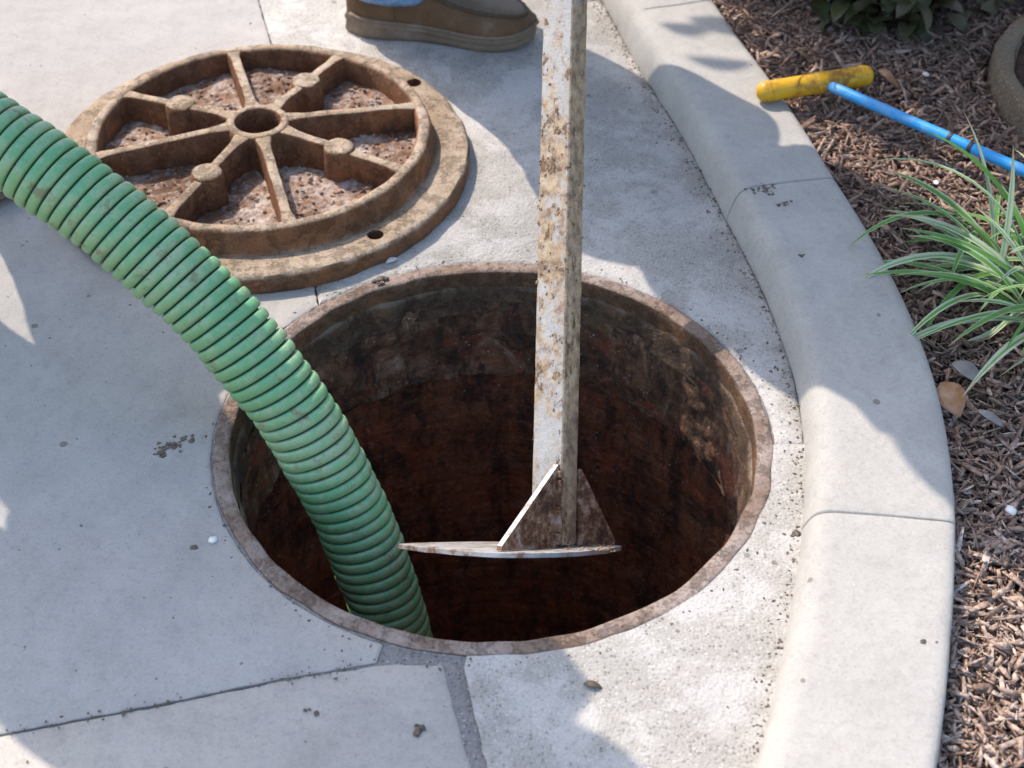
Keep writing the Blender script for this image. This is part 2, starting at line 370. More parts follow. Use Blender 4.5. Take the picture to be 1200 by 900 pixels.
def kerb_section(i0, i1, g0=.0012, g1=.0012, seed=1, sh0=0, sh1=0):
    C = KC[i0:i1+1].copy(); N = KN[i0:i1+1]; T = KT[i0:i1+1]; m = len(PROF)
    C[0] += T[0]*g0; C[-1] -= T[-1]*g1
    v, f = [], []
    ins = [(0, .006), (None, 0)]
    rows = []
    for k, (c, n_) in enumerate(zip(C, N)): rows.append((c, n_, 0))
    rows.insert(1, (C[0]+T[0]*.003, N[0], 0)); rows[0] = (C[0], N[0], .0007)
    rows.insert(len(rows)-1, (C[-1]-T[-1]*.003, N[-1], 0)); rows[-1] = (C[-1], N[-1], .0007)
    for c, n_, s in rows:
        for (w, z) in PROF:
            p = c+n_*w; t_ = np.array((n_[1], -n_[0])); d0 = np.linalg.norm(c-C[0]); d1 = np.linalg.norm(c-C[-1])
            p = p+t_*w*(sh0*max(0, 1-d0/.2)+sh1*max(0, 1-d1/.2)); j = .0016*nz3((p[0], p[1], z), 9, seed)+.0008*nz3((p[0], p[1], z), 40, seed)
            zz = z*kerb_h(p[1])-s if z > .005 else z
            p = p+n_*(w > .1)*.010*(1-kerb_h(p[1]))/.4
            v.append((p[0]+n_[0]*(-j), p[1]+n_[1]*(-j), zz+j))
    for i in range(len(rows)-1):
        for k in range(m-1): f.append((i*m+k, (i+1)*m+k, (i+1)*m+k+1, i*m+k+1))
    f.append(tuple(range(m))); f.append(tuple((len(rows)-1)*m+k for k in range(m))[::-1])
    o = mesh('kerb_section', v, f, M['kerb'], kerb); return o
kerb_section(0, J1, 0, .0011, 1); kerb_section(J1, J2, .0011, .0011, 4, 0, -.13); kerb_section(J2, len(KC)-1, .0011, 0, 7, -.13, 0)

# ------------------------------------------------------------------ pavement
pav = empty('pavement', kind='structure')
RH = .3806
def arc(a0, a1, r=RH, step=1.5):
    n = max(2, int(abs(a1-a0)/step)); return [(math.cos(R_(a0+(a1-a0)*i/n))*r, math.sin(R_(a0+(a1-a0)*i/n))*r) for i in range(n+1)]
def slab(name, outline, mat, z=0.0, bev=.004, seed=0, jit=.0016, step=.011, depth=.12):
    pts = []
    n = len(outline)
    for i in range(n):
        a, b = np.array(outline[i]), np.array(outline[(i+1) % n]); L = np.linalg.norm(b-a)
        st = step if max(np.abs(a).max(), np.abs(b).max()) < 1.4 else .25
        k = max(1, int(L/st))
        for q in range(k): pts.append(a+(b-a)*q/k)
    P = np.array(pts); T = np.roll(P, -1, 0)-np.roll(P, 1, 0); T /= np.linalg.norm(T, axis=1)[:, None]+1e-9; N = np.stack([-T[:, 1], T[:, 0]], 1)
    area = .5*np.sum(P[:, 0]*np.roll(P[:, 1], -1)-np.roll(P[:, 0], -1)*P[:, 1])
    if area < 0: N = -N                                   # inward
    j = np.array([nz3((p[0], p[1], 0), 45, seed)*jit+nz3((p[0], p[1], 0), 130, seed)*jit*.8 for p in P]); c = np.array([max(0, nz3((p[0], p[1], 0), 60, seed+5)-.25)*.012 for p in P])
    Po = P+N*(np.abs(j)+.0004)[:, None]; Pi = Po+N*(bev+c)[:, None]
    m = len(P); v = [(x, y, z) for x, y in Pi]+[(x, y, z-bev*.8) for x, y in Po]+[(x, y, z-depth) for x, y in Po]
    f = []
    for a in range(2):
        for i in range(m):
            k = (i+1) % m; f.append((a*m+i, a*m+k, (a+1)*m+k, (a+1)*m+i))
    bm = bmesh.new(); vs = [bm.verts.new(q) for q in v]
    for q in f: bm.faces.new([vs[i] for i in q])
    from mathutils.geometry import delaunay_2d_cdt
    vo, eo, fo, ov, oe, of = delaunay_2d_cdt([Vector((float(x), float(y))) for x, y in Pi], [], [list(range(m))], 1, 1e-7)
    mp = [vs[ov[i][0]] if ov[i] else bm.verts.new((vo[i].x, vo[i].y, z)) for i in range(len(vo))]
    for q in fo:
        try: bm.faces.new([mp[i] for i in q])
        except ValueError: pass
    o = fromb(name, bm, mat, pav); return autosmooth(o, 40)
C1 = [(-1.0, 3.4), (-.62, 1.85), (-.472, 1.214), (-.427, 1.049), (-.36, .70), (-.275, .285)]
a1 = math.degrees(math.atan2(.285, -.275)); A1 = (math.cos(R_(a1))*RH, math.sin(R_(a1))*RH)
slab('concrete_slab', [(-7, 3.4)]+C1[:-1]+arc(a1, 250.5)+[(-.133, -.387), (-.24, -.410), (-.38, -.447), (-.55, -.488), (-1.5, -.72), (-7, -2.2)], M['slab'], seed=1, bev=.003, jit=.0028)
slab('concrete_slab', [(-7, -2.2), (-1.5, -.72), (-.55, -.488), (-.38, -.447), (-.24, -.410), (-.125, -.3868), (-.055, -.3885), (-.018, -.532), (.06, -.9), (.25, -2.6), (-7, -3.4)], M['slab'], z=-.0015, seed=2, bev=.004, jit=.0028)
slab('joint_strip', [(-.115, -.352), (-.05, -.366), (-.008, -.369), (.016, -.532), (.10, -.9), (.29, -2.6), (.22, -2.6), (.04, -.9), (-.034, -.532), (-.085, -.41), (-.26, -.445), (-.26, -.375)], M['mortar'], z=-.0045, seed=3, bev=.002)
kg = [tuple(p) for p in KC]
def kpt(y):
    m_ = (KC[:, 1] < .3) & (KC[:, 1] > -.3); return (float(np.interp(-y, -KC[m_, 1], KC[m_, 0])), y)
slab('gutter_slab', arc(-3.3, a1)+C1[::-1][1:]+[kg[0]]+[tuple(KC[i]) for i in range(2, len(KC), 2) if KC[i, 1] > -.012]+[kpt(-.0215)], M['gutter'], seed=4)
slab('gutter_slab', arc(266.5, 356.0)+[kpt(-.0255)]+[tuple(KC[i]) for i in range(0, len(KC), 2) if KC[i, 1] < -.035]+[(.27, -2.6), (.08, -.9), (.004, -.532), (-.026, -.395)], M['gutter'], seed=5)

# ground: one sheet out to the horizon with the manhole opening in it
v, f = [], []; rr = [.41, .6, 1.2, 3, 8, 25, 120]
for r in rr:
    for k in range(96): v.append((math.cos(2*math.pi*k/96)*r, math.sin(2*math.pi*k/96)*r, -.075))
for i in range(len(rr)-1):
    for k in range(96): f.append((i*96+k, i*96+(k+1) % 96, (i+1)*96+(k+1) % 96, (i+1)*96+k))
f = [q[::-1] for q in f]
tag(mesh('ground', v, f, M['ground']), kind='structure')

# ------------------------------------------------------------------ manhole
mh = empty('manhole', (0, 0, 0), label='open round manhole with worn iron rim and rusty brown stained shaft in the concrete gutter', cat='manhole')
lathe('rim_ring', [(.3785, -.03), (.3785, -.001), (.3772, .0008), (.374, .0014), (.363, .0014), (.3580, .0008), (.3560, -.002), (.3550, -.012), (.3545, -.030)], M['rim'], mh, 240, .0030, 24, 3)
lathe('seat', [(.3560, -.026), (.3525, -.031), (.3505, -.036), (.3495, -.048), (.3485, -.066), (.346, -.075)], M['rim_in'], mh, 240, .0045, 34, 5)
lathe('mortar_bed', [(.370, -.010), (.3765, -.0012), (.3812, -.0028), (.3840, -.009)], M['mortar'], mh, 240, .0016, 60, 8)
def cyl_wall(name, r0, z0, z1, nz_, mat, amp, sc, seed, courses=False):
    prof = [(r0, z0+(z1-z0)*i/nz_) for i in range(nz_+1)]
    n = 220; v, f = [], []
    for i in range(n):
        a = 2*math.pi*i/n
        for (r, z) in prof:
            p = (math.cos(a)*r, math.sin(a)*r, z)
            k = amp*(nz3(p, sc, seed)+.6*nz3(p, sc*2.6, seed+3)+.35*nz3(p, sc*7, seed+7))
            if courses:
                zc = (z+.003*nz3(p, 5, 4))/.034; fr_ = abs(zc-round(zc)); u_ = a/(2*math.pi)*26+.5*(int(math.floor(zc+.5)) % 2); fu = abs(u_-round(u_))
                r = r0+.036*(1-max(0, math.sin(a)))**1.0+.0016*max(0, 1-fr_/.15)+.0018*max(0, 1-fu/.06)
            v.append((math.cos(a)*(r+k), math.sin(a)*(r+k), z+.004*nz3(p, 8, seed+2)))
    m = len(prof)
    for i in range(n):
        j = (i+1) % n
        for k in range(m-1): f.append((i*m+k, i*m+k+1, j*m+k+1, j*m+k))
    return mesh(name, v, f, mat, mh)
cyl_wall('brick_collar', .3495, -.055, -.207, 36, M['collar'], .0075, 15, 3)
lathe('collar_underside', [(.347, -.203), (.352, -.209), (.375, -.212), (.42, -.212)], M['collar'], mh, 160, .004, 20, 3)
cyl_wall('shaft_wall', .350, -.200, -1.35, 240, M['shaft'], .0035, 10, 8, True)
sd = mesh('sludge', [(math.cos(2*math.pi*k/64)*.42, math.sin(2*math.pi*k/64)*.42, -1.25) for k in range(64)], [tuple(range(64))], M['sludge'], mh)

# ------------------------------------------------------------------ lid
LC = (-.392, .641)
lid = empty('manhole_cover', (LC[0], LC[1], 0), label='rusty round iron manhole cover lying ribs up on the pavement behind the hole', cat='manhole cover')
HOLES = [(.322, 41), (.313, -49), (.32, 131), (.32, -139)]
def flange():
    # annulus with bolt holes, made by a polar grid whose cells near holes are cut out
    bm = bmesh.new()
    n = 160; v = []
    prof = [(.255, .0255), (.29, .0315), (.30, .0325), (.335, .0335), (.3415, .032), (.3455, .026), (.3465, .012), (.344, .001)]
    rows = []
    for i in range(n):
        a = 2*math.pi*i/n; row = []
        for r, z in prof:
            p = (math.cos(a)*r, math.sin(a)*r, z); k = 1+.0016*nz3(p, 25, 2)/r+.0012*nz3(p, 70, 4)/r
            chip = 0
            if r > .335: chip = max(0, nz3((p[0], p[1], 0), 16, 31)-.28)*.02
            row.append(bm.verts.new((p[0]*(k-chip), p[1]*(k-chip), z+.0012*nz3(p, 30, 6)-chip*.15*(z > .02))))
        rows.append(row)
    for i in range(n):
        a, b = rows[i], rows[(i+1) % n]
        for k in range(len(prof)-1): bm.faces.new((a[k], b[k], b[k+1], a[k+1]))
    return fromb('flange', bm, M['flange'], lid, True)
fl = flange()
# bolt holes: real recesses cut with a boolean
def bool_cut(o, cutters):
    for c in cutters:
        md = o.modifiers.new('cut', 'BOOLEAN'); md.object = c; md.operation = 'DIFFERENCE'; md.solver = 'EXACT'
    dg = bpy.context.evaluated_depsgraph_get(); me = bpy.data.meshes.new_from_object(o.evaluated_get(dg))
    o.modifiers.clear(); old = o.data; o.data = me
    for c in cutters: bpy.data.objects.remove(c)
def disc_plate():
    # the plate itself: closed disc so that holes can be cut through
    n = 160; v, f = [], []
    prof = [(0, .012), (.27, .012), (.291, .0315), (.30, .0325), (.336, .0335), (.3415, .032), (.3455, .026), (.3465, .012), (.344, .0005)]
    v.append((0, 0, .012))
    for i in range(n):
        a = 2*math.pi*i/n
        for r, z in prof[1:]:
            p = (math.cos(a)*r, math.sin(a)*r, z); chip = max(0, nz3((p[0], p[1], 0), 15, 31)-.25)*.022 if r > .335 else 0
            k = 1+(.0016*nz3(p, 25, 2)+.0012*nz3(p, 70, 4))/r-chip
            v.append((p[0]*k, p[1]*k, z+.0012*nz3(p, 30, 6)-(chip*.2 if .002 < z < .034 and r < .345 and r > .335 else 0)))
    m = len(prof)-1
    for i in range(n):
        j = (i+1) % n; f.append((0, 1+i*m, 1+j*m))
        for k in range(m-1): f.append((1+i*m+k, 1+i*m+k+1, 1+j*m+k+1, 1+j*m+k))
    f.append(tuple(1+i*m+m-1 for i in range(n))[::-1])
    return mesh('flange_plate', v, f, M['flange'], lid)
bpy.data.objects.remove(fl)
plate = disc_plate()
cut = []
for r, a in HOLES:
    bm = bmesh.new(); bmesh.ops.create_cone(bm, cap_ends=True, segments=20, radius1=.0125, radius2=.0135, depth=.05, matrix=Matrix.Translation((math.cos(R_(a))*r, math.sin(R_(a))*r, .034)))
    cut.append(fromb('cutter', bm, None, lid))
bpy.context.view_layer.update(); bool_cut(plate, cut); autosmooth(plate, 40)
lathe('ring_wall', [(.2585, .020), (.2600, .066), (.263, .0705), (.268, .0725), (.276, .072), (.280, .069), (.2825, .063), (.2855, .040), (.288, .034), (.294, .029)], M['lid'], lid, 180, .0018, 26, 4)
def rib_top(r): return .072+.019*max(0, 1-r/.262)
def rib(ang, boss):
    a = R_(ang); d = np.array((math.cos(a), math.sin(a))); n_ = np.array((-d[1], d[0])); v, f = [], []
    K = 24
    for i in range(K+1):
        r = .040+(.264-.040)*i/K; hw = .0080+.006*math.exp(-((r-.045)/.020)**2)+.004*math.exp(-((r-.262)/.014)**2); zt = rib_top(r)-(.0015 if i in (0, K) else 0)
        for (w, z) in ((-hw*1.30, .012), (-hw*1.06, zt-.006), (-hw*1.0, zt-.0014), (-hw*.82, zt), (hw*.82, zt), (hw*1.0, zt-.0014), (hw*1.06, zt-.006), (hw*1.30, .012)):
            j = .0012*nz3((d[0]*r, d[1]*r, z), 40, ang)
            p = d*r+n_*(w+j); v.append((p[0], p[1], z+j*.8*(z > .05)))
    m = 8
    for i in range(K):
        for k in range(m-1): f.append((i*m+k, i*m+k+1, (i+1)*m+k+1, (i+1)*m+k))
    o = mesh('rib', v, f, M['lid'], lid); autosmooth(o, 50)
    if boss:
        rb = .152; c = d*rb; zt = rib_top(rb)+.0025; v, f = [], []; n = 28
        prof = [(.0285, .018), (.0255, zt-.010), (.0250, zt-.003), (.0222, zt+.0005), (.013, zt+.0015), (0.0001, zt+.001)]
        for i in range(n):
            b = 2*math.pi*i/n
            for r, z in prof: 
                k = 1+.05*nz3((c[0]+math.cos(b)*r, c[1]+math.sin(b)*r, z), 60, 3)
                v.append((c[0]+math.cos(b)*r*k, c[1]+math.sin(b)*r*k, z+.001*nz3((c[0]+math.cos(b)*r, c[1]+math.sin(b)*r, z), 90, 8)))
        m = len(prof)
        for i in range(n):
            j = (i+1) % n
            for k in range(m-1): f.append((i*m+k, j*m+k, j*m+k+1, i*m+k+1))
        bo = mesh('boss', v, f, M['lid'], o); autosmooth(bo, 50)
for k in range(4): rib(17+90*k, False); rib(-25+90*k, True)
lathe('hub', [(.0375, .020), (.0368, .060), (.0372, .087), (.0390, .0892), (.047, .0893), (.0515, .087), (.0535, .075), (.057, .018)], M['lid'], lid, 64, .0012, 40, 6)
# dirt and rust scale lying in the pockets
v, f = [], []; NR, NA = 60, 260
for i in range(NR+1):
    r = .05+(.2605-.05)*i/NR
    for k in range(NA):
        a = 2*math.pi*k/NA; p = (math.cos(a)*r, math.sin(a)*r, 0)
        h = .0285+.007*nz3(p, 13, 5)+.0035*nz3(p, 45, 9)+.0022*nz3(p, 130, 3)+.012*max(0, nz3(p, 8, 14))+.010*max(0, .5-abs(r-.15)/.08)*nz3(p, 6, 21)
        v.append((p[0], p[1], h))
for i in range(NR):
    for k in range(NA): f.append((i*NA+k, i*NA+(k+1) % NA, (i+1)*NA+(k+1) % NA, (i+1)*NA+k))
tag(mesh('scale_dirt', v, [q[::-1] for q in f], M['rubble'], lid, False), kind='stuff')
bm = bmesh.new()
for _ in range(900):
    a = random.random()*6.283; r = .06+.195*math.sqrt(random.random()); s = random.uniform(.0015, .0042)
    p = (math.cos(a)*r, math.sin(a)*r, 0); h = .0285+.007*nz3(p, 13, 5)+.0035*nz3(p, 45, 9)+.012*max(0, nz3(p, 8, 14))+.010*max(0, .5-abs(r-.15)/.08)*nz3(p, 6, 21)
    mt = Matrix.Translation((p[0], p[1], h+.001)) @ Matrix.Rotation(random.random()*6, 4, Vector((random.random(), random.random(), 1)).normalized()) @ Matrix.Diagonal((s*random.uniform(.8, 1.8), s, s*.6, 1))
    bmesh.ops.create_icosphere(bm, subdivisions=1, radius=1, matrix=mt)
tag(fromb('rust_crumbs', bm, M['rubble'], lid), kind='stuff')

# ------------------------------------------------------------------ hose
hose = empty('suction_hose', (-.312, .019, 0), label='ribbed green suction hose running down into the open manhole', cat='hose')
HP = [(-3.0, 1.5, .06), (-2.3, 1.15, .10), (-1.75, .78, .36), (-1.35, .50, .55), (-1.05, .335, .535), (-.84, .24, .470), (-.63, .156, .365), (-.548, .126, .317), (-.472, .096, .262), (-.386, .059, .190), (-.312, .019, .110), (-.261, -.009, .035), (-.218, -.036, -.055), (-.180, -.064, -.160), (-.157, -.086, -.250), (-.142, -.102, -.335), (-.128, -.115, -.45), (-.115, -.125, -.70), (-.11, -.13, -1.2)]
HC, HS = resample(catmull(HP, 16), .002)
off = np.array((-.312, .019, 0))
k_ = 15
HCs = HC.copy()
for _ in range(4):
    HCs[k_:-k_] = sum(HCs[k_+q:len(HCs)-k_+q] for q in (-15, -10, -5, 0, 5, 10, 15))/7
HC = HCs
def hframe(C):
    T = np.gradient(C, axis=0); T /= np.linalg.norm(T, axis=1)[:, None]; A = np.cross(T, (.05, .6, -.8)); A /= np.linalg.norm(A, axis=1)[:, None]; return T, A, np.cross(A, T)
HT, HA, HB = hframe(HC)
PITCH, RI = .0174, .0475
sel = slice(0, len(HC), 6)
v, f = [], []; Cq, Aq, Bq = HC[sel], HA[sel], HB[sel]; n = 40
for c, a, b in zip(Cq, Aq, Bq):
    for k in range(n): t = 2*math.pi*k/n; v.append(c-off+RI*(math.cos(t)*a+math.sin(t)*b))
for i in range(len(Cq)-1):
    for k in range(n): f.append((i*n+k, i*n+(k+1) % n, (i+1)*n+(k+1) % n, (i+1)*n+k))
mesh('hose_wall', v, f, M['hosewall'], hose)
s0, s1 = 0.0, HS[-1]-.03; turns = (s1-s0)/PITCH; NT = 44; tot = int(turns*NT)
HPROF = [(-.0075, -.001), (-.0074, .0030), (-.0066, .0051), (-.0044, .0063), (0, .0068), (.0044, .0063), (.0066, .0051), (.0074, .0030), (.0075, -.001)]
th = np.arange(tot+1)*2*math.pi/NT; sc_ = s0+.01+PITCH*th/(2*math.pi)
V = []
for (ds, dr) in HPROF:
    ss = sc_+ds; C = np.stack([np.interp(ss, HS, HC[:, i]) for i in range(3)], 1); A = np.stack([np.interp(ss, HS, HA[:, i]) for i in range(3)], 1); B = np.stack([np.interp(ss, HS, HB[:, i]) for i in range(3)], 1)
    wob = .0006*np.sin(sc_*37)+.0006*np.sin(th*3.1+sc_*60)+.0006*np.sin(th*.37+sc_*190)
    rr_ = (RI+dr+wob)[:, None] if dr > 0 else np.full((len(th), 1), RI+dr)
    V.append(C-off+rr_*(np.cos(th)[:, None]*A+np.sin(th)[:, None]*B))
m = len(HPROF); V = np.stack(V, 1).reshape(-1, 3)
f = [(i*m+k, (i+1)*m+k, (i+1)*m+k+1, i*m+k+1) for i in range(tot) for k in range(m-1)]
mesh('spiral_ridge', V, f, M['hose'], hose)

# ------------------------------------------------------------------ scraper
P0, PD = Vector((.082, -.097, -.122)), Vector((.022, .70, .715)).normalized()
vd = (Vector((.083, .1, .05))-cam.location).normalized()
xr = PD.cross(Vector((0, 0, 1))).normalized()                         # to the right
yf = xr.cross(PD).normalized()                                        # away from the camera side
TOOL = Matrix((xr, yf if yf.dot(vd) > 0 else -yf, PD)).transposed().to_4x4()
if TOOL.to_3x3().determinant() < 0: TOOL = Matrix((xr, yf, PD)).transposed().to_4x4()
tool = empty('scraper', (0, 0, 0), label='rusty white painted steel scraper with flat blade held in the manhole', cat='scraper')
tool.matrix_world = Matrix.Translation(P0) @ TOOL
TW, TA = .0235, R_(-29)                                                   # half width and turn of the square tube
def rot2(x, y, a): return (x*math.cos(a)-y*math.sin(a), x*math.sin(a)+y*math.cos(a))
v, f = [], []; zs = np.linspace(.004, 1.52, 110); cr = .0045
sec = []
for sx, sy, st in ((1, 1, 0), (-1, 1, 90), (-1, -1, 180), (1, -1, 270)):
    for q in (0, 30, 60, 90): sec.append((sx*(TW-cr)+cr*math.cos(R_(st+q)), sy*(TW-cr)+cr*math.sin(R_(st+q))))
for z in zs:
    for (x, y) in sec:
        j = .0006*nz3((x*3, y*3, z), 25, 2)+.0004*nz3((x, y, z), 80, 4); v.append((x*(1+j/TW), y*(1+j/TW), z))
m = len(sec)
for i in range(len(zs)-1):
    for k in range(m): f.append((i*m+k, i*m+(k+1) % m, (i+1)*m+(k+1) % m, (i+1)*m+k))
f.append(tuple(range(m))[::-1]); f.append(tuple((len(zs)-1)*m+k for k in range(m)))
pole = mesh('pole', v, f, M['paint'], tool); pole.rotation_euler = (0, 0, TA); autosmooth(pole, 25)
# blade: flat plate with a bowed front edge; gussets run on in the plane of the tube's right face
def bez(a, b, c, n=12): return [tuple((1-t)**2*np.array(a)+2*t*(1-t)*np.array(b)+t*t*np.array(c)) for t in np.linspace(0, 1, n, endpoint=False)]
def bladeplate():
    ol = bez((-.210, -.030), (-.16, -.115), (-.075, -.145), 16)+bez((-.075, -.145), (.045, -.13), (.096, .045), 20)+bez((.096, .045), (.05, .075), (-.06, .072), 8)+bez((-.06, .072), (-.16, .04), (-.210, -.030), 10)
    ol = [np.array(p) for p in ol]; cen = sum(ol)/len(ol); v = []
    for z, k in ((-.0075, .002), (-.0065, 0), (-.001, 0), (.0, .002)):
        for p in ol: q = p+(cen-p)*(k/np.linalg.norm(cen-p)); v.append((q[0], q[1], z+.0006*nz3((p[0], p[1], 0), 30, 3)))
    m = len(ol); f = []
    for a in range(3):
        for i in range(m): f.append((a*m+i, a*m+(i+1) % m, (a+1)*m+(i+1) % m, (a+1)*m+i))
    f.append(tuple(range(m))[::-1]); f.append(tuple(3*m+i for i in range(m)))
    return autosmooth(mesh('blade', v, f, M['blade'], tool), 40)
bladeplate()
def gusset(A, B, C, th=.0085, mats=()):
    A, B, C = Vector(A), Vector(B), Vector(C); nn = (B-A).cross(C-A).normalized()*th/2
    pts = [A, B, B+Vector((0, 0, .006)), C+Vector((B.x-A.x, B.y-A.y, 0)).normalized()*.004, C]
    bm = bmesh.new(); fr = [bm.verts.new(p+nn) for p in pts]; bk = [bm.verts.new(p-nn) for p in pts]
    bm.faces.new(fr); bm.faces.new(bk[::-1])
    for i in range(5):
        fc = bm.faces.new((fr[i], fr[(i+1) % 5], bk[(i+1) % 5], bk[i]))
        if i == 2: fc.material_index = 1
    o = fromb('gusset', bm, M['toolsteel'], tool); o.data.materials.append(M['edge']); return o
e2 = rot2(TW, -TW, TA); e3 = rot2(TW, TW, TA)
gusset((e2[0]-.006, e2[1]+.001, .001), (-.070, -.128, .001), (e2[0]-.006, e2[1]+.001, .112))
gusset((e3[0]-.001, e3[1], .001), (.084, .058, .001), (e3[0]-.001, e3[1], .106))
v, f = tube([(e2[0]-.004+.001*math.sin(t*9), e2[1]-.003, .004+.10*t) for t in np.linspace(0, 1, 40)], [.0040+.0022*abs(math.sin(k*1.35)) for k in range(40)], 8)
mesh('weld_bead', v, f, M['toolsteel'], tool)

def mud():
    bm = bmesh.new(); r4 = random.Random(4)
    for k in range(120):
        z = r4.gauss(.44, .10) if k < 100 else r4.uniform(.02, .75); t = r4.uniform(-TW, TW)
        if r4.random() < .3: t = -TW+abs(r4.gauss(0, .004))
        lx, ly = (t, -TW) if r4.random() < .62 else (TW, t); x, y = rot2(lx, ly, TA); q = r4.uniform(.0005, .0019)
        bmesh.ops.create_icosphere(bm, subdivisions=1, radius=1, matrix=Matrix.Translation((x, y, z)) @ Matrix.Rotation(r4.random()*6, 4, Vector((r4.random(), r4.random(), 1)).normalized()) @ Matrix.Diagonal((q, q*.8, q*r4.uniform(.8, 2.2), 1)))
    for k in range(90):
        x = r4.uniform(-.05, .09); y = r4.uniform(-.09, .05); q = r4.uniform(.0008, .0024)
        bmesh.ops.create_icosphere(bm, subdivisions=1, radius=1, matrix=Matrix.Translation((x, y, .0005)) @ Matrix.Diagonal((q*1.3, q, q*.8, 1)))
    tag(fromb('dried_mud', bm, M['mudcol'], tool, True), kind='stuff')
mud()

# ------------------------------------------------------------------ yellow handled probe
pb = empty('probe_rod', (.44, .74, .0625), label='blue rod with a yellow tee handle lying across the kerb edge and the bark mulch', cat='probe rod')
HA_, HB_ = np.array((.437, .742, .0805)), np.array((.640, .788, .090)); o3 = np.array((.44, .74, .0625))
def grip():
    t = np.linspace(0, 1, 26); L = np.linalg.norm(HB_-HA_); P = [HA_+(HB_-HA_)*q-o3 for q in t]
    rad = [.0178*(1-max(0, (.018-q*L)/.018)**2.4)**.5+.0002 if q < .5 else .0178*(1-max(0, (.018-(1-q)*L)/.018)**2.4)**.5+.0002 for q in t]
    tt = np.r_[np.linspace(0, .09, 10), np.linspace(.12, .88, 12), np.linspace(.91, 1, 10)]; P = [HA_+(HB_-HA_)*q-o3 for q in tt]
    rad = [max(.0006, .0178*(1-max(0, (.018-min(q, 1-q)*L)/.018)**2.4)**.5) for q in tt]
    return tube(P, rad, 24)
v, f = grip(); mesh('handle', v, f, M['yellow'], pb)
ra, rb_ = HA_+(HB_-HA_)*.56, np.array((1.02, .345, .075))
rodP = [ra+(rb_-ra)*t-o3 for t in np.linspace(.012, 1, 20)]
v, f = tube(rodP, .0094, 20); mesh('rod', v, f, M['blue'], pb)
v, f = tube([HA_+(HB_-HA_)*t-o3 for t in (.50, .515, .53, .60, .61)], [.0183, .0187, .0189, .0187, .0180], 24); mesh('collar', v, f, M['yellow'], pb)
for q in (.10, .90):
    v, f = tube([HA_+(HB_-HA_)*(q+d)-o3 for d in (-.012, -.006, .006, .012)], [.0176, .0186, .0186, .0176], 24); mesh('end_ring', v, f, M['yellow'], pb)
for t in (.385, .445):
    v, f = tube([ra+(rb_-ra)*(t+d)-o3 for d in (0, .003, .009, .012)], [.0096, .0100, .0100, .0096], 20); mesh('tape_band', v, f, M['tape'], pb)

# ------------------------------------------------------------------ mulch bed
def outpt(i, w): return KC[i]+KN[i]*w
def bed_z(x, y):
    t = max(0, min(1, (y+.35)/.8)); return .012-.042*(1-t*t*(3-2*t))+.012*nz3((x, y, 0), 2.2, 3)+.009*nz3((x, y, 0), 7, 5)+.016*max(0, min(1, (y-.2)/.8))
v, f = [], []; ws = [.160, .172, .185, .22, .27, .33, .40, .48, .56, .65, .75, .86, 1.0, 1.3, 2.0, 4.0]; idx = list(range(0, len(KC), 3))
for i in idx:
    for w in ws:
        p = outpt(i, w) if w < .75 else outpt(i, .75)*1.0+(w-.75)*np.array((1.0, .12)); v.append((p[0], p[1], bed_z(p[0], p[1])-(.01 if w < .17 else 0)))
m = len(ws)
for a in range(len(idx)-1):
    for k in range(m-1): f.append((a*m+k, (a+1)*m+k, (a+1)*m+k+1, a*m+k+1))
tag(mesh('mulch_bed', v, [q[::-1] for q in f], M['soil']), kind='structure')
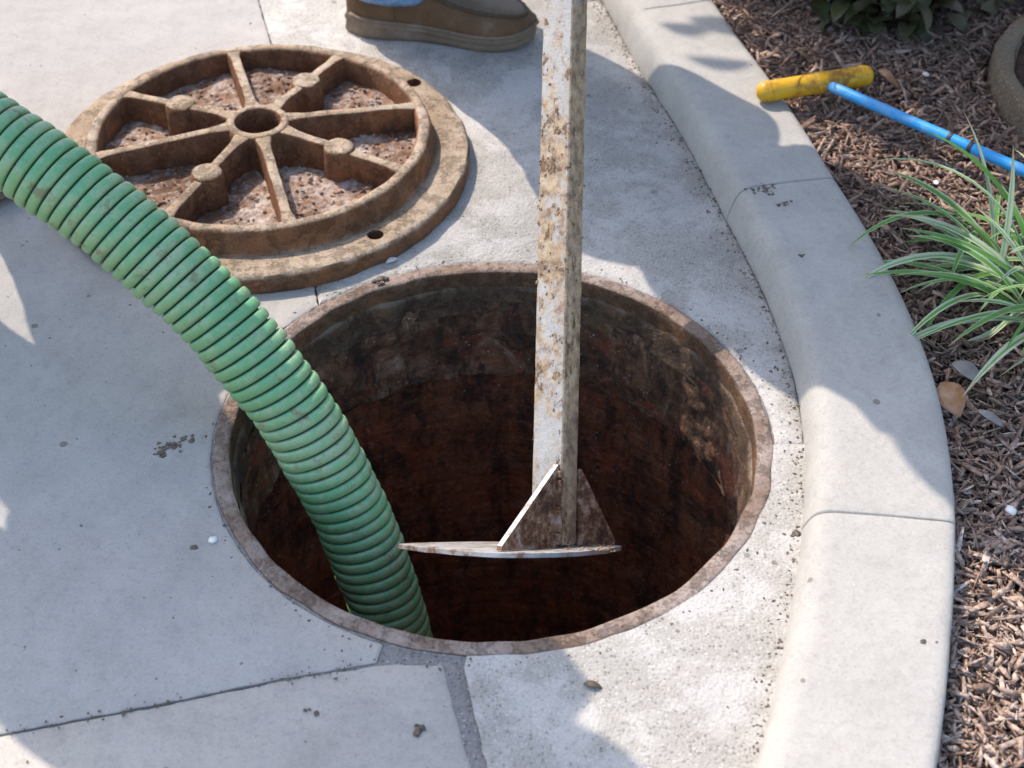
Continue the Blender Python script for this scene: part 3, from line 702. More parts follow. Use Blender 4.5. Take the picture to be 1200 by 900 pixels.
def chips(n):
    # positions: along the kerb and out into the bed
    ia = RNG.integers(kidx((.03, 1.96)), kidx((.2, -.80)), n*3); w = .184+RNG.random(n*3)**1.1*1.15
    p = KC[ia]+KN[ia]*w[:, None]; ok = (p[:, 1] > -.75) & (p[:, 1] < 1.75) & (p[:, 0] < 1.35) & (p[:, 0] < .88+.40*np.clip(p[:, 1]+.3, 0, 2))
    ok &= np.hypot(p[:, 0]-1.228, p[:, 1]-.785) > .378
    p = p[ok][:n]; n = len(p)
    L = np.exp(RNG.normal(-4.28, .52, n)).clip(.005, .06); Wd = (L*RNG.uniform(.10, .34, n)).clip(.0012, .0085); H = (Wd*RNG.uniform(.15, .45, n)).clip(.0005, .0026)
    ang = RNG.random(n)*2*np.pi; pit = RNG.normal(0, .34, n); rol = RNG.normal(0, .7, n)
    ux = np.stack([np.cos(ang)*np.cos(pit), np.sin(ang)*np.cos(pit), np.sin(pit)], 1)
    sd = np.stack([-np.sin(ang), np.cos(ang), np.zeros(n)], 1); u3 = np.cross(ux, sd)
    uy = sd*np.cos(rol)[:, None]+u3*np.sin(rol)[:, None]; uz = np.cross(ux, uy)
    lay = RNG.random(n)
    cz = np.array([bed_z(a, b) for a, b in p])+.002+lay*.022+np.abs(np.sin(pit))*L*.35
    # keep clear of the kerb's top edge
    c = np.c_[p, cz]
    bend = RNG.normal(0, .12, n)*L
    prof = [(-.5, .6), (.03, 1.0), (.5, .55)]
    V = []
    tw = RNG.uniform(.6, 1.2, (n, 3))
    for q, (t, k) in enumerate(prof):
        cc = c+ux*(t*L)[:, None]+uz*((.25-t*t)*bend)[:, None]; hw = Wd*k*.5*tw[:, q]; hh = H*.5*k
        for sy, sz in ((-1, -1), (1, -1), (1, 1), (-1, 1)): V.append(cc+uy*(sy*hw)[:, None]+uz*(sz*hh)[:, None])
    V = np.stack(V, 1)
    F = []
    for q in range(2):
        for k in range(4): F.append((q*4+k, q*4+(k+1) % 4, (q+1)*4+(k+1) % 4, (q+1)*4+k))
    F += [(3, 2, 1, 0), (8, 9, 10, 11)]; F = np.array(F)
    FF = (F[None]+(np.arange(n)*12)[:, None, None]).reshape(-1, 4); VV = V.reshape(-1, 3)
    me = bpy.data.meshes.new('bark_chips'); me.vertices.add(len(VV)); me.vertices.foreach_set('co', VV.ravel())
    me.loops.add(FF.size); me.loops.foreach_set('vertex_index', FF.ravel().astype(np.int32)); me.polygons.add(len(FF)); me.polygons.foreach_set('loop_start', np.arange(0, FF.size, 4, dtype=np.int32))
    me.update(calc_edges=True)
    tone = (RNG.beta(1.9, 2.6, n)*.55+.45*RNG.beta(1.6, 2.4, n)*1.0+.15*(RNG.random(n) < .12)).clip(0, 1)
    tone = (tone*(1+.35*np.clip((.1-p[:, 1])/.35, 0, 1))+.10*np.clip((.1-p[:, 1])/.35, 0, 1)).clip(0, 1)  # sunlit brightness painted in: chips towards the front toned paler
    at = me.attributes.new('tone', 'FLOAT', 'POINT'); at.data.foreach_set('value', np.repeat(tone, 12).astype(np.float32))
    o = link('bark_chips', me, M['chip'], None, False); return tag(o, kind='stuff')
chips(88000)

# ------------------------------------------------------------------ leaning concrete ring
def ringpot():
    e = empty('concrete_ring', (1.228, .785, .008), label='weathered round grey concrete ring sunk in the bark mulch at the right edge', cat='concrete ring')
    e.rotation_euler = (R_(-3), R_(4), 0)
    lathe('ring_rim', [(.374, -.08), (.373, .03), (.370, .047), (.364, .053), (.346, .050), (.338, .044), (.334, .025)], M['stonering'], e, 120, .006, 16, 4)
    lathe('inner_wall', [(.3360, .042), (.333, .034), (.330, .02), (.325, -.05)], M['collar'], e, 120, .006, 14, 6)
    b = mesh('soil_fill', [(math.cos(2*math.pi*k/60)*.345, math.sin(2*math.pi*k/60)*.345, .031+.01*nz3((k, k*.3, 0), .4)) for k in range(60)], [tuple(range(60))], M['soil'], e)
    return e
ringpot()

# ------------------------------------------------------------------ striped grass clump
gc = empty('grass_clump', (.80, .27, .03), label='clump of striped green and cream grass growing in the bark mulch beside the kerb', cat='grass clump')
def grass_leaf(base, az, L, el, droop, wd, tw=0.0, az2=0.0):
    n = 12; p = np.array(base, float); v, uv = [], []
    for i in range(n+1):
        t = i/n; a = az+az2*t; e = el-droop*t**1.25
        d = np.array((math.cos(a)*math.cos(e), math.sin(a)*math.cos(e), math.sin(e)))
        if i: p = p+d*L/n
        s = np.array((-math.sin(a), math.cos(a), 0)); u = np.cross(d, s); r = tw*t; s2 = s*math.cos(r)+u*math.sin(r)
        w = wd*(.55+.45*min(1, t*5))*(1 if t < .55 else max(.03, 1-((t-.55)/.45)**1.7))
        q = p.copy(); q[2] = max(q[2], .0)
        v += [q-s2*w/2+u*w*.16, q, q+s2*w/2+u*w*.16]; uv += [(0, t), (.5, t), (1, t)]
    f = []
    for i in range(n):
        for k in range(2): f.append((i*3+k, i*3+k+1, (i+1)*3+k+1, (i+1)*3+k))
    me = bpy.data.meshes.new('leaf'); me.from_pydata([tuple(x) for x in v], [], f); ul = me.uv_layers.new(name='UVMap')
    for lp in me.loops: ul.data[lp.index].uv = uv[lp.vertex_index]
    o = link('leaf', me, M['grass'], gc); return o
rg = random.Random(5)
for k in range(66):
    az = rg.gauss(math.pi, 1.05) if k < 54 else rg.uniform(0, 6.28)
    b = (rg.gauss(0, .045), rg.gauss(0, .075), -.004)
    grass_leaf(b, az+b[1]*-2, rg.uniform(.15, .30), rg.uniform(.45, 1.35), rg.uniform(.8, 2.0), rg.uniform(.0068, .0118), rg.uniform(-.7, .7), rg.uniform(-.5, .5))
grass_leaf((-.05, .03, 0), 2.0, .22, 1.52, .25, .0135, .2)            # the tall upright leaf
grass_leaf((.0, .04, 0), 2.55, .36, 1.25, 1.75, .010, .3, .35)        # the long arching one
grass_leaf((.03, .05, 0), 1.75, .26, 1.35, .5, .013, .2)
grass_leaf((-.0, -.10, 0), 3.95, .29, .75, 1.1, .0145, .2)
grass_leaf((.02, -.06, 0), 3.8, .30, .8, 1.0, .013, .2)
for k in range(9): grass_leaf((-.03+.01*k % .05, .03-.016*k, 0), 2.45+.13*k, rg.uniform(.22, .27), rg.uniform(.5, .9), rg.uniform(.7, 1.2), .0135, rg.uniform(-.3, .3))

# ------------------------------------------------------------------ shrub behind the bed
def leafmesh(name, L, Wd, curl):
    v, f = [], []; n = 6
    for i in range(n+1):
        t = i/n; w = Wd*math.sin(math.pi*min(1, t*.97+.02))**.8*.5; z = -curl*L*(t-.4)**2
        v += [(L*t, -w, z+w*.35), (L*t, 0, z), (L*t, w, z+w*.35)]
    for i in range(n):
        for k in range(2): f.append((i*3+k, i*3+k+1, (i+1)*3+k+1, (i+1)*3+k))
    me = bpy.data.meshes.new(name); me.from_pydata(v, [], f); me.polygons.foreach_set('use_smooth', [True]*len(f)); return me
def leafcloud(name, tmpl, mats, mat, parent):
    n0 = len(tmpl.vertices); tv = np.empty(n0*3); tmpl.vertices.foreach_get('co', tv); tv = np.c_[tv.reshape(-1, 3), np.ones(n0)]
    tf = np.array([list(p.vertices) for p in tmpl.polygons]); MM = np.array([[list(rw) for rw in m] for m in mats])
    V = np.einsum('nij,vj->nvi', MM, tv)[:, :, :3].reshape(-1, 3); F = (tf[None]+(np.arange(len(mats))*n0)[:, None, None]).reshape(-1, 4)
    me = bpy.data.meshes.new(name); me.vertices.add(len(V)); me.vertices.foreach_set('co', V.ravel()); me.loops.add(F.size); me.loops.foreach_set('vertex_index', F.ravel().astype(np.int32))
    me.polygons.add(len(F)); me.polygons.foreach_set('loop_start', np.arange(0, F.size, 4, dtype=np.int32)); me.update(calc_edges=True)
    return tag(link(name, me, mat, parent), kind='stuff')
sh = empty('shrub', (.86, 1.42, .03), label='dark leafy shrub overhanging the back of the bark mulch bed at the top edge', cat='shrub', group='shrubs round the mulch bed')
LM = leafmesh('leaf', .058, .030, .5); LM.materials.append(M['shrubleaf'])
rs = random.Random(9); so3 = np.array((.86, 1.42, .03)); tips = []
for k in range(34):
    az = rs.uniform(0, 6.28); ln = rs.uniform(.35, .95); el = rs.uniform(.15, 1.25)
    if k < 22: az = rs.uniform(3.3, 5.3); el = rs.uniform(.12, .8)
    st = np.array((rs.gauss(0, .12), rs.gauss(0, .10), 0)); P = []
    for i in range(9):
        t = i/8; e = el-.7*t*t; P.append(st+np.array((math.cos(az)*math.cos(el)*ln*t, math.sin(az)*math.cos(el)*ln*t, ln*(math.sin(el)*t-.25*t*t)+.02)))
    P = [np.array((q[0], q[1], max(q[2], .03))) for q in P]
    v, f = tube(P, [.006*(1-.75*i/8) for i in range(9)], 6); mesh('stem', v, f, M['stem'], sh)
    for i in range(2, 9): tips += [(P[i], az)]*3
cnt = 0; lv = []
for q, (p, az) in enumerate(tips*5):
    pos = p+np.array((rs.gauss(0, .05), rs.gauss(0, .05), rs.gauss(.01, .05))); pos[2] = max(pos[2], .035)
    wp = pos+so3
    if wp[0] < .44+.5*max(0, 1.22-wp[1]): continue
    if wp[1] < 1.0+.16*(wp[0] < .58) or (wp[0] > .93 and wp[1] < 1.14): continue
    mt = Matrix.Translation(pos) @ Matrix.Rotation(az+rs.gauss(0, 1.0), 4, 'Z') @ Matrix.Rotation(rs.gauss(.15, .5), 4, 'Y') @ Matrix.Rotation(rs.gauss(0, .5), 4, 'X') @ Matrix.Scale(rs.uniform(.6, 1.25), 4)
    lv.append((wp[1]-.35*wp[2], mt))
lv.sort(key=lambda t: t[0])
for _, mt in lv[:280]:
    o = bpy.data.objects.new('leaf', LM); COL.objects.link(o); o.parent = sh; o.matrix_local = mt
leafcloud('foliage', LM, [m for _, m in lv[280:]], M['shrubleaf'], sh)

def sky_blocking_shrub(loc, h, rad, n, seed, label):  # out-of-view shrubs, added to cut the skylight on the mulch
    e = empty('shrub', loc, label=label, cat='shrub', group='shrubs round the mulch bed'); r2 = random.Random(seed); tp_ = []
    for k in range(16):
        az = r2.uniform(0, 6.28); rr2 = rad*math.sqrt(r2.random()); hh = h*r2.uniform(.55, 1)
        P = catmull([(0, 0, -.03), (math.cos(az)*rr2*.4, math.sin(az)*rr2*.4, hh*.5), (math.cos(az)*rr2, math.sin(az)*rr2, hh)], 5)
        v, f = tube(P, np.linspace(.012, .003, len(P)), 6); mesh('stem', v, f, M['stem'], e); tp_ += list(P[3:])
    ms = []
    for k in range(n):
        c = r2.choice(tp_); p = c+np.array((r2.gauss(0, .07), r2.gauss(0, .07), r2.gauss(0, .06)))
        ms.append(Matrix.Translation(p) @ Matrix.Rotation(r2.random()*6.28, 4, 'Z') @ Matrix.Rotation(r2.gauss(.3, .6), 4, 'Y') @ Matrix.Rotation(r2.gauss(0, .6), 4, 'X') @ Matrix.Scale(r2.uniform(1.0, 1.7), 4))
    leafcloud('foliage', LM, ms, M['shrubleaf'], e)
sky_blocking_shrub((1.62, 1.75, 0), 1.35, .42, 1500, 3, 'unseen tall shrub added behind the concrete ring to darken the mulch')
sky_blocking_shrub((1.95, .75, 0), 1.25, .40, 1300, 5, 'unseen tall shrub added right of the concrete ring to darken the mulch')

# ------------------------------------------------------------------ small litter
def leaf_thing(label, loc, L, Wd, curl, mat, rz, rx=0, ry=0, cat='dead leaf'):
    me = leafmesh('dead_leaf', L, Wd, curl); o = link('dead_leaf', me, M[mat]); o.location = loc; o.rotation_euler = (rx, ry, rz)
    md = o.modifiers.new('thick', 'SOLIDIFY'); md.thickness = .0008
    return tag(o, label, cat, 'fallen leaves' if cat == 'dead leaf' else None)
leaf_thing('orange brown curled leaf wedged between the kerb and the grass clump', (.618, .066, .036), .060, .040, .35, 'deadleaf', -1.35, .30, .12)
leaf_thing('pale grey leaf lying above the orange brown leaf', (.640, .105, .038), .048, .026, .6, 'paleleaf', -.75, .2, .1)
leaf_thing('bluish white leaf scrap below the grass tips', (.655, .012, .034), .040, .013, .5, 'paleleaf', -.7, .3, .1)
leaf_thing('long pale leaf lying on the mulch near the top edge', (.572, 1.075, .065), .080, .020, .5, 'paleleaf', -.1, .2, .05)
leaf_thing('reddish twig like leaf curl lying past the yellow grip end', (.664, .862, .062), .055, .014, 1.5, 'deadleaf', -1.0, .6, .1)
leaf_thing('small white petal on the concrete between cover and hole', (-.170, .372, .004), .020, .009, .4, 'whitebit', .5, .2, -.15, 'petal')
leaf_thing('small brown leaf on the shaded gutter below the hole', (.108, -.420, .004), .022, .009, .8, 'dirt', -.25, .2, -.1)
def lump(name, label, cat, loc, s, mat, n=1, spread=0.0, flat=.4, seed=0, group=None):
    r = random.Random(seed+17); bm = bmesh.new()
    for k in range(n):
        sc = s*(1 if k == 0 else r.uniform(.25, .8)); p = (r.gauss(0, spread), r.gauss(0, spread*.6), sc*flat*.6)
        k0 = len(bm.verts); mt = Matrix.Translation(p) @ Matrix.Rotation(r.random()*6, 4, 'Z') @ Matrix.Diagonal((sc*r.uniform(.9, 1.5), sc, sc*flat, 1))
        bmesh.ops.create_icosphere(bm, subdivisions=2, radius=1, matrix=mt)
    for vv in bm.verts:
        q = vv.co*(1.6/s)+Vector((seed, 0, 0)); vv.co += Vector((mnoise.noise(q), mnoise.noise(q+Vector((9, 0, 0))), .6*mnoise.noise(q+Vector((0, 9, 0)))))*s*.55
        vv.co.z = max(vv.co.z, -.001)
    o = fromb(name, bm, M[mat], None, True); o.location = loc; return tag(o, label, cat, 'pale pebbles lying about' if name == 'pebble' else 'dirt crumbs on the concrete')
lump('pebble', 'small white pebble on shaded concrete left of the hole', 'pebble', (-.353, -.198, 0), .0055, 'whitebit', flat=.6, seed=1)
lump('dirt_clump', 'larger dark dirt smear on the concrete left of the hose and hole', 'dirt', (-.438, -.030, 0), .0052, 'dirt', 26, .011, .18, 2)
lump('dirt_clump', 'smaller dark dirt crumb right of the larger dirt smear', 'dirt', (-.416, -.014, 0), .0036, 'dirt', 14, .006, .2, 3)
lump('dirt_clump', 'dark crumb of dirt on the back edge of the hole rim', 'dirt', (-.180, .327, .003), .006, 'dirt', 9, .007, .4, 4)
lump('dirt_clump', 'dark round dirt spot lower left of the white pebble', 'dirt', (-.377, -.209, 0), .0035, 'dirt', 4, .003, .25, 5)
lump('dirt_clump', 'brown dirt spot on the lower left slab', 'dirt', (-.206, -.457, 0), .0035, 'dirt', 4, .004, .25, 6)
lump('dirt_clump', 'brown elongated dirt crumb low on the slab beside the joint strip', 'dirt', (-.079, -.481, 0), .0042, 'dirt', 5, .004, .3, 7)
lump('dirt_clump', 'brown dirt smear across the upper kerb joint', 'dirt', (.424, .492, .0605), .0042, 'dirt', 40, .012, .12, 9)
lump('dirt_clump', 'dark dirt smear on the kerb just below the upper joint', 'dirt', (.446, .452, .061), .0035, 'dirt', 9, .008, .2, 10)
lump('dirt_clump', 'dark fleck in the middle of the shaded kerb top', 'dirt', (.460, .318, .0600), .003, 'dirt', 4, .005, .3, 12)
lump('dirt_clump', 'dark fleck on the sunlit kerb low in the picture', 'dirt', (.505, -.385, .0372), .003, 'dirt', 3, .004, .3, 13)
lump('dirt_clump', 'dark leaf crumbs on the kerb top at the top edge', 'dirt', (.372, 1.13, .061), .007, 'dirt', 5, .010, .25, 14)
lump('dirt_clump', 'curled brown crumb on the sunlit gutter right of the hole', 'dirt', (.383, -.185, 0), .004, 'dirt', 6, .009, .35, 15)
lump('pebble', 'bluish white pebble in the mulch left of the concrete ring', 'pebble', (.748, .845, .055), .006, 'whitebit', seed=16)
lump('pebble', 'white chip in the mulch at the right edge below the grass', 'pebble', (.660, -.165, .022), .006, 'whitebit', seed=17, flat=.7)
lump('pebble', 'white pebble in the mulch between the blue rod and the grass', 'pebble', (.700, .520, .052), .0045, 'whitebit', seed=18)

def grit():
    pts = []
    i0, i1 = kidx((.199, 1.216)), kidx((.30, -.52))
    for _ in range(560):
        t = random.random(); i = int(i0+(i1-i0)*t**1.25); w = -abs(random.gauss(0, .007+.010*random.random()))-.001; p = KC[i]+KN[i]*w+KT[i]*random.uniform(-.008, .008); pts.append((p[0], p[1], random.uniform(.0006, .0019)))
    for _ in range(110):
        a = random.random()*6.283; q = .3825+abs(random.gauss(0, .010)); pts.append((math.cos(a)*q, math.sin(a)*q, random.uniform(.0006, .0018)))
    for _ in range(90):
        t = random.random(); p = np.array((-.55, -.488))+(np.array((-.13, -.387))-np.array((-.55, -.488)))*t; pts.append((p[0]+random.gauss(0, .004), p[1]+random.gauss(0, .005), random.uniform(.0006, .0016)))
    for _ in range(260):
        pts.append((random.uniform(-.95, .4), random.uniform(-.55, 1.2), random.uniform(.0005, .0015)))
    bm = bmesh.new()
    for x, y, q in pts:
        if math.hypot(x, y) < .381 or math.hypot(x-LC[0], y-LC[1]) < .35: continue
        k = kidx((x, y))
        if (np.array((x, y))-KC[k]) @ KN[k] > -.0006: continue
        mt = Matrix.Translation((x, y, q*.25)) @ Matrix.Rotation(random.random()*6.28, 4, 'Z') @ Matrix.Diagonal((q*random.uniform(.9, 2.2), q, q*.6, 1))
        bmesh.ops.create_icosphere(bm, subdivisions=1, radius=1, matrix=mt)
    o = fromb('grit', bm, M['dirt'], None, False); tag(o, kind='stuff')
grit()
# ------------------------------------------------------------------ people
def skin(name, chains, mat, parent, sub=2, root=None):
    vs, es, rd = [], [], []; ids = {}
    def vid(p, r):
        k = tuple(round(x, 4) for x in p)
        if k not in ids: ids[k] = len(vs); vs.append(p); rd.append(r)
        return ids[k]
    for ch in chains:
        last = None
        for p, r in ch:
            i = vid(p, r)
            if last is not None and last != i: es.append((last, i))
            last = i
    me = bpy.data.meshes.new(name); me.from_pydata(vs, es, []); o = bpy.data.objects.new(name, me); COL.objects.link(o)
    o.modifiers.new('s', 'SKIN')
    for i, r in enumerate(rd):
        r = (r, r) if not isinstance(r, tuple) else r; me.skin_vertices[0].data[i].radius = r
    me.skin_vertices[0].data[0].use_root = True
    md = o.modifiers.new('d', 'SUBSURF'); md.levels = sub; md.render_levels = sub
    dg = bpy.context.evaluated_depsgraph_get(); m2 = bpy.data.meshes.new_from_object(o.evaluated_get(dg)); bpy.data.objects.remove(o); bpy.data.meshes.remove(me)
    return link(name, m2, mat, parent)
def L_(a, b, t): return tuple(a[i]+(b[i]-a[i])*t for i in range(3))
def hand_chains(w, d, side):
    # five fingers curled round something; w wrist, d forward unit vector, side unit vector across the knuckles
    w = np.array(w); d = np.array(d)/np.linalg.norm(d); s = np.array(side)/np.linalg.norm(side); dn = np.cross(d, s); pm = w+d*.045; out = [[(tuple(w), .026), (tuple(pm), (.036, .022))]]
    for q, ln in zip((-1.5, -.5, .5, 1.5), (.066, .078, .074, .058)):
        k = w+d*.088+s*q*.019; a = k+d*ln*.4; b = a+(d*.25+dn*.9)*ln*.38; c = b+(-d*.6+dn*.6)*ln*.3
        out.append([(tuple(pm), (.036, .022)), (tuple(k), .0105), (tuple(a), .0098), (tuple(b), .009), (tuple(c), .008)])
    k = w+d*.035-s*.034; a = k+(d*.5-s*.5+dn*.3)*.04; b = a+(d*.6+dn*.6)*.035
    out.append([(tuple(pm), (.036, .022)), (tuple(k), .013), (tuple(a), .011), (tuple(b), .009)]); return out

def boot_mesh(par, loc, rz):
    # right boot, toe along +x, x from heel (0) to toe (.355)
    e = empty('boot', loc, rz); e.parent = par
    X = np.array([0, .012, .035, .08, .14, .20, .25, .29, .325, .345, .356])
    W = np.array([.018, .036, .045, .047, .045, .054, .063, .062, .050, .032, .010])     # half width
    YC = np.array([.0, .0, .0, .001, .003, .004, .003, .001, -.003, -.006, -.008])
    xs = np.linspace(0, .356, 44); w = np.interp(xs, X, W); yc = np.interp(xs, X, YC)
    w = np.convolve(np.pad(w, 2, mode='edge'), [.1, .2, .4, .2, .1], 'valid')
    def sole(name, z0, z1, grow, mat, heel):
        ring = [(x, c+ww+grow) for x, c, ww in zip(xs, yc, w)]+[(x, c-ww-grow) for x, c, ww in zip(xs[::-1], yc[::-1], w[::-1])]
        ring = [(-.004*(grow > 0) if i in (0, len(ring)-1) else x, y) for i, (x, y) in enumerate(ring)]
        v, f = [], []; m = len(ring); lv_ = [(z0, .004), (z0+.004, 0), ((z0+z1)/2-.002, .0005), ((z0+z1)/2, .0025), ((z0+z1)/2+.002, .0005), (z1-.004, 0), (z1, .003)]
        for z, ins in lv_:
            for (x, y) in ring:
                cx, cy = .178, .002; dx, dy = cx-x, cy-y; dl = math.hypot(dx, dy); rise = .012*max(0, (x-.26)/.1)**2 if heel else 0
                zz = z+rise+(heel*.012*max(0, 1-x/.22) if z > .012 else 0); v.append((x+dx/dl*ins, y+dy/dl*ins, zz+.0006*nz3((x, y, z), 60)))
        for a in range(len(lv_)-1):
            for i in range(m): f.append((a*m+i, a*m+(i+1) % m, (a+1)*m+(i+1) % m, (a+1)*m+i))
        f.append(tuple(range(m))[::-1]); f.append(tuple((len(lv_)-1)*m+i for i in range(m)))
        return autosmooth(mesh(name, v, f, mat, e), 50)
    sole('outsole', 0.001, .027, .0042, M['sole'], 1)
    # upper: lofted sections
    top = np.interp(xs, [0, .02, .06, .11, .15, .19, .23, .28, .32, .345, .356], [.098, .115, .122, .118, .108, .094, .081, .071, .063, .055, .043])
    v, f = [], []; K = 28
    for x, c, ww, tp in zip(xs, yc, w, top):
        zb = .026+.012*max(0, 1-x/.22)+.012*max(0, (x-.26)/.1)**2
        tp = max(tp, zb+.012); toe = min(1, max(0, (x-.15)/.08)); px = .62+.16*toe
        for k in range(K+1):
            t = math.pi*k/K; cy, sy = math.cos(t), math.sin(t)
            yy = (ww+.001)*math.copysign(abs(cy)**(.50+.05*toe), cy)*(1-(.22-.10*toe)*sy**2); zz = zb+(tp-zb)*abs(sy)**.72
            cre = .002*math.sin(x*95)*max(0, sy-.5)*(.15 < x < .25)
            p = (x, c+yy, zz+cre); j = .0016*nz3(p, 30, 3)+.0008*nz3(p, 80, 5); v.append((p[0], p[1]+j, p[2]+j))
    m = K+1
    for i in range(len(xs)-1):
        for k in range(K): f.append((i*m+k, (i+1)*m+k, (i+1)*m+k+1, i*m+k+1))
    f.append(tuple(range(m))); f.append(tuple((len(xs)-1)*m+k for k in range(m))[::-1])
    mesh('boot_upper', v, f, M['upper'], e)
    # raised moccasin seam round the toe and the greyer apron inside it
    def toppt(x, fr):
        c, ww, tp = np.interp(x, xs, yc), np.interp(x, xs, w), np.interp(x, xs, top); zb = .026+.012*max(0, 1-x/.22)+.012*max(0, (x-.26)/.1)**2
        cy = fr; sy = math.sqrt(max(0, 1-cy*cy)); toe = min(1, max(0, (x-.15)/.08))
        return (x, c+(ww+.001)*math.copysign(abs(cy)**(.50+.05*toe), cy)*(1-(.22-.10*toe)*sy**2), zb+(max(tp, zb+.012)-zb)*abs(sy)**.72)
    path = []
    U = [(.135, .55), (.165, .66), (.20, .68), (.24, .64), (.275, .58), (.304, .50), (.328, .34), (.338, 0)]
    for x, fr in U: path.append(toppt(x, -fr))
    for x, fr in U[::-1][1:]: path.append(toppt(x, fr))
    pc = catmull(path, 8); v, f = tube(pc+np.array((0, 0, .001)), [.0042+.0007*math.sin(i*1.9) for i in range(len(pc))], 10); mesh('moccasin_seam', v, f, M['seam'], e)
    v, f = [], []; n = 20
    for i in range(n+1):
        x = .135+(.334-.135)*i/n; fr = np.interp(x, [q[0] for q in U], [q[1] for q in U])
        for k in range(13): p = toppt(x, -fr+2*fr*k/12); v.append((p[0], p[1], p[2]+.0026+.0015*nz3((p[0], p[1], 0), 30, 4)))
    for i in range(n):
        for k in range(12): f.append((i*13+k, (i+1)*13+k, (i+1)*13+k+1, i*13+k+1))
    mesh('apron', v, f, M['vamp'], e)
    # collar rolled round the ankle opening, side seam
    v, f = tube([toppt(x, -.93) if z == 0 else (x, toppt(x, -.9)[1]-.001, z) for x, z in ((.088, .036), (.090, .05), (.092, .07), (.094, .09))][0:0]+[(x, np.interp(x, xs, yc)-np.interp(x, xs, w)*(.99-.22*q*q)-.0012, .040+.07*q) for x, q in ((.098, 0), (.097, .25), (.094, .5), (.090, .75), (.085, 1))], .0016, 8); mesh('side_seam', v, f, M['seam'], e)
    # welt line of the midsole
    ring = [(x, c-ww-.0028, .030+.012*max(0, 1-x/.22)+.012*max(0, (x-.26)/.1)**2) for x, c, ww in zip(xs[1:-1], yc[1:-1], w[1:-1])]+[(.360, -.008, .030+.0115)]+[(x, c+ww+.0028, .030+.012*max(0, 1-x/.22)+.012*max(0, (x-.26)/.1)**2) for x, c, ww in zip(xs[::-1][1:-1], yc[::-1][1:-1], w[::-1][1:-1])]
    v, f = tube(ring, .0034, 8); mesh('welt', v, f, M['sole'], e)
    return e

def trouser_leg(name, P, R, mat, par, hem_folds=.006, seed=0, n=40):
    C, s = resample(np.array(catmull([tuple(p)+(r,) for p, r in zip(P, R)], 10)), .012); v, f = [], []
    for i, (x, y, z, r) in enumerate(C):
        for k in range(n):
            a = 2*math.pi*k/n; w = 1+.05*nz3((math.cos(a)*1.5, math.sin(a)*1.5, s[i]*9), 1.4, seed)+.05*math.sin(s[i]*70+2*math.sin(a)+seed)*math.exp(-s[i]*5)
            hz = .006*math.sin(a*2+seed)+.004*math.sin(a*3) if i < 3 else 0
            v.append((x+math.cos(a)*r*w*1.08, y+math.sin(a)*r*w*.92, z+hz))
    # turned hem
    m = len(C)
    for i in range(m-1):
        for k in range(n): f.append((i*n+k, i*n+(k+1) % n, (i+1)*n+(k+1) % n, (i+1)*n+k))
    f = [q[::-1] for q in f]
    o = mesh(name, v, f, mat, par); md = o.modifiers.new('t', 'SOLIDIFY'); md.thickness = .004; md.offset = -1
    v2, f2 = [], []
    for k in range(n+1):
        q = v[k % n]; v2.append(q)
    vv, ff = tube([(q[0], q[1], q[2]+.001) for q in v2], .0038, 8, cap=False); mesh('hem', vv, ff, mat, o)
    return o

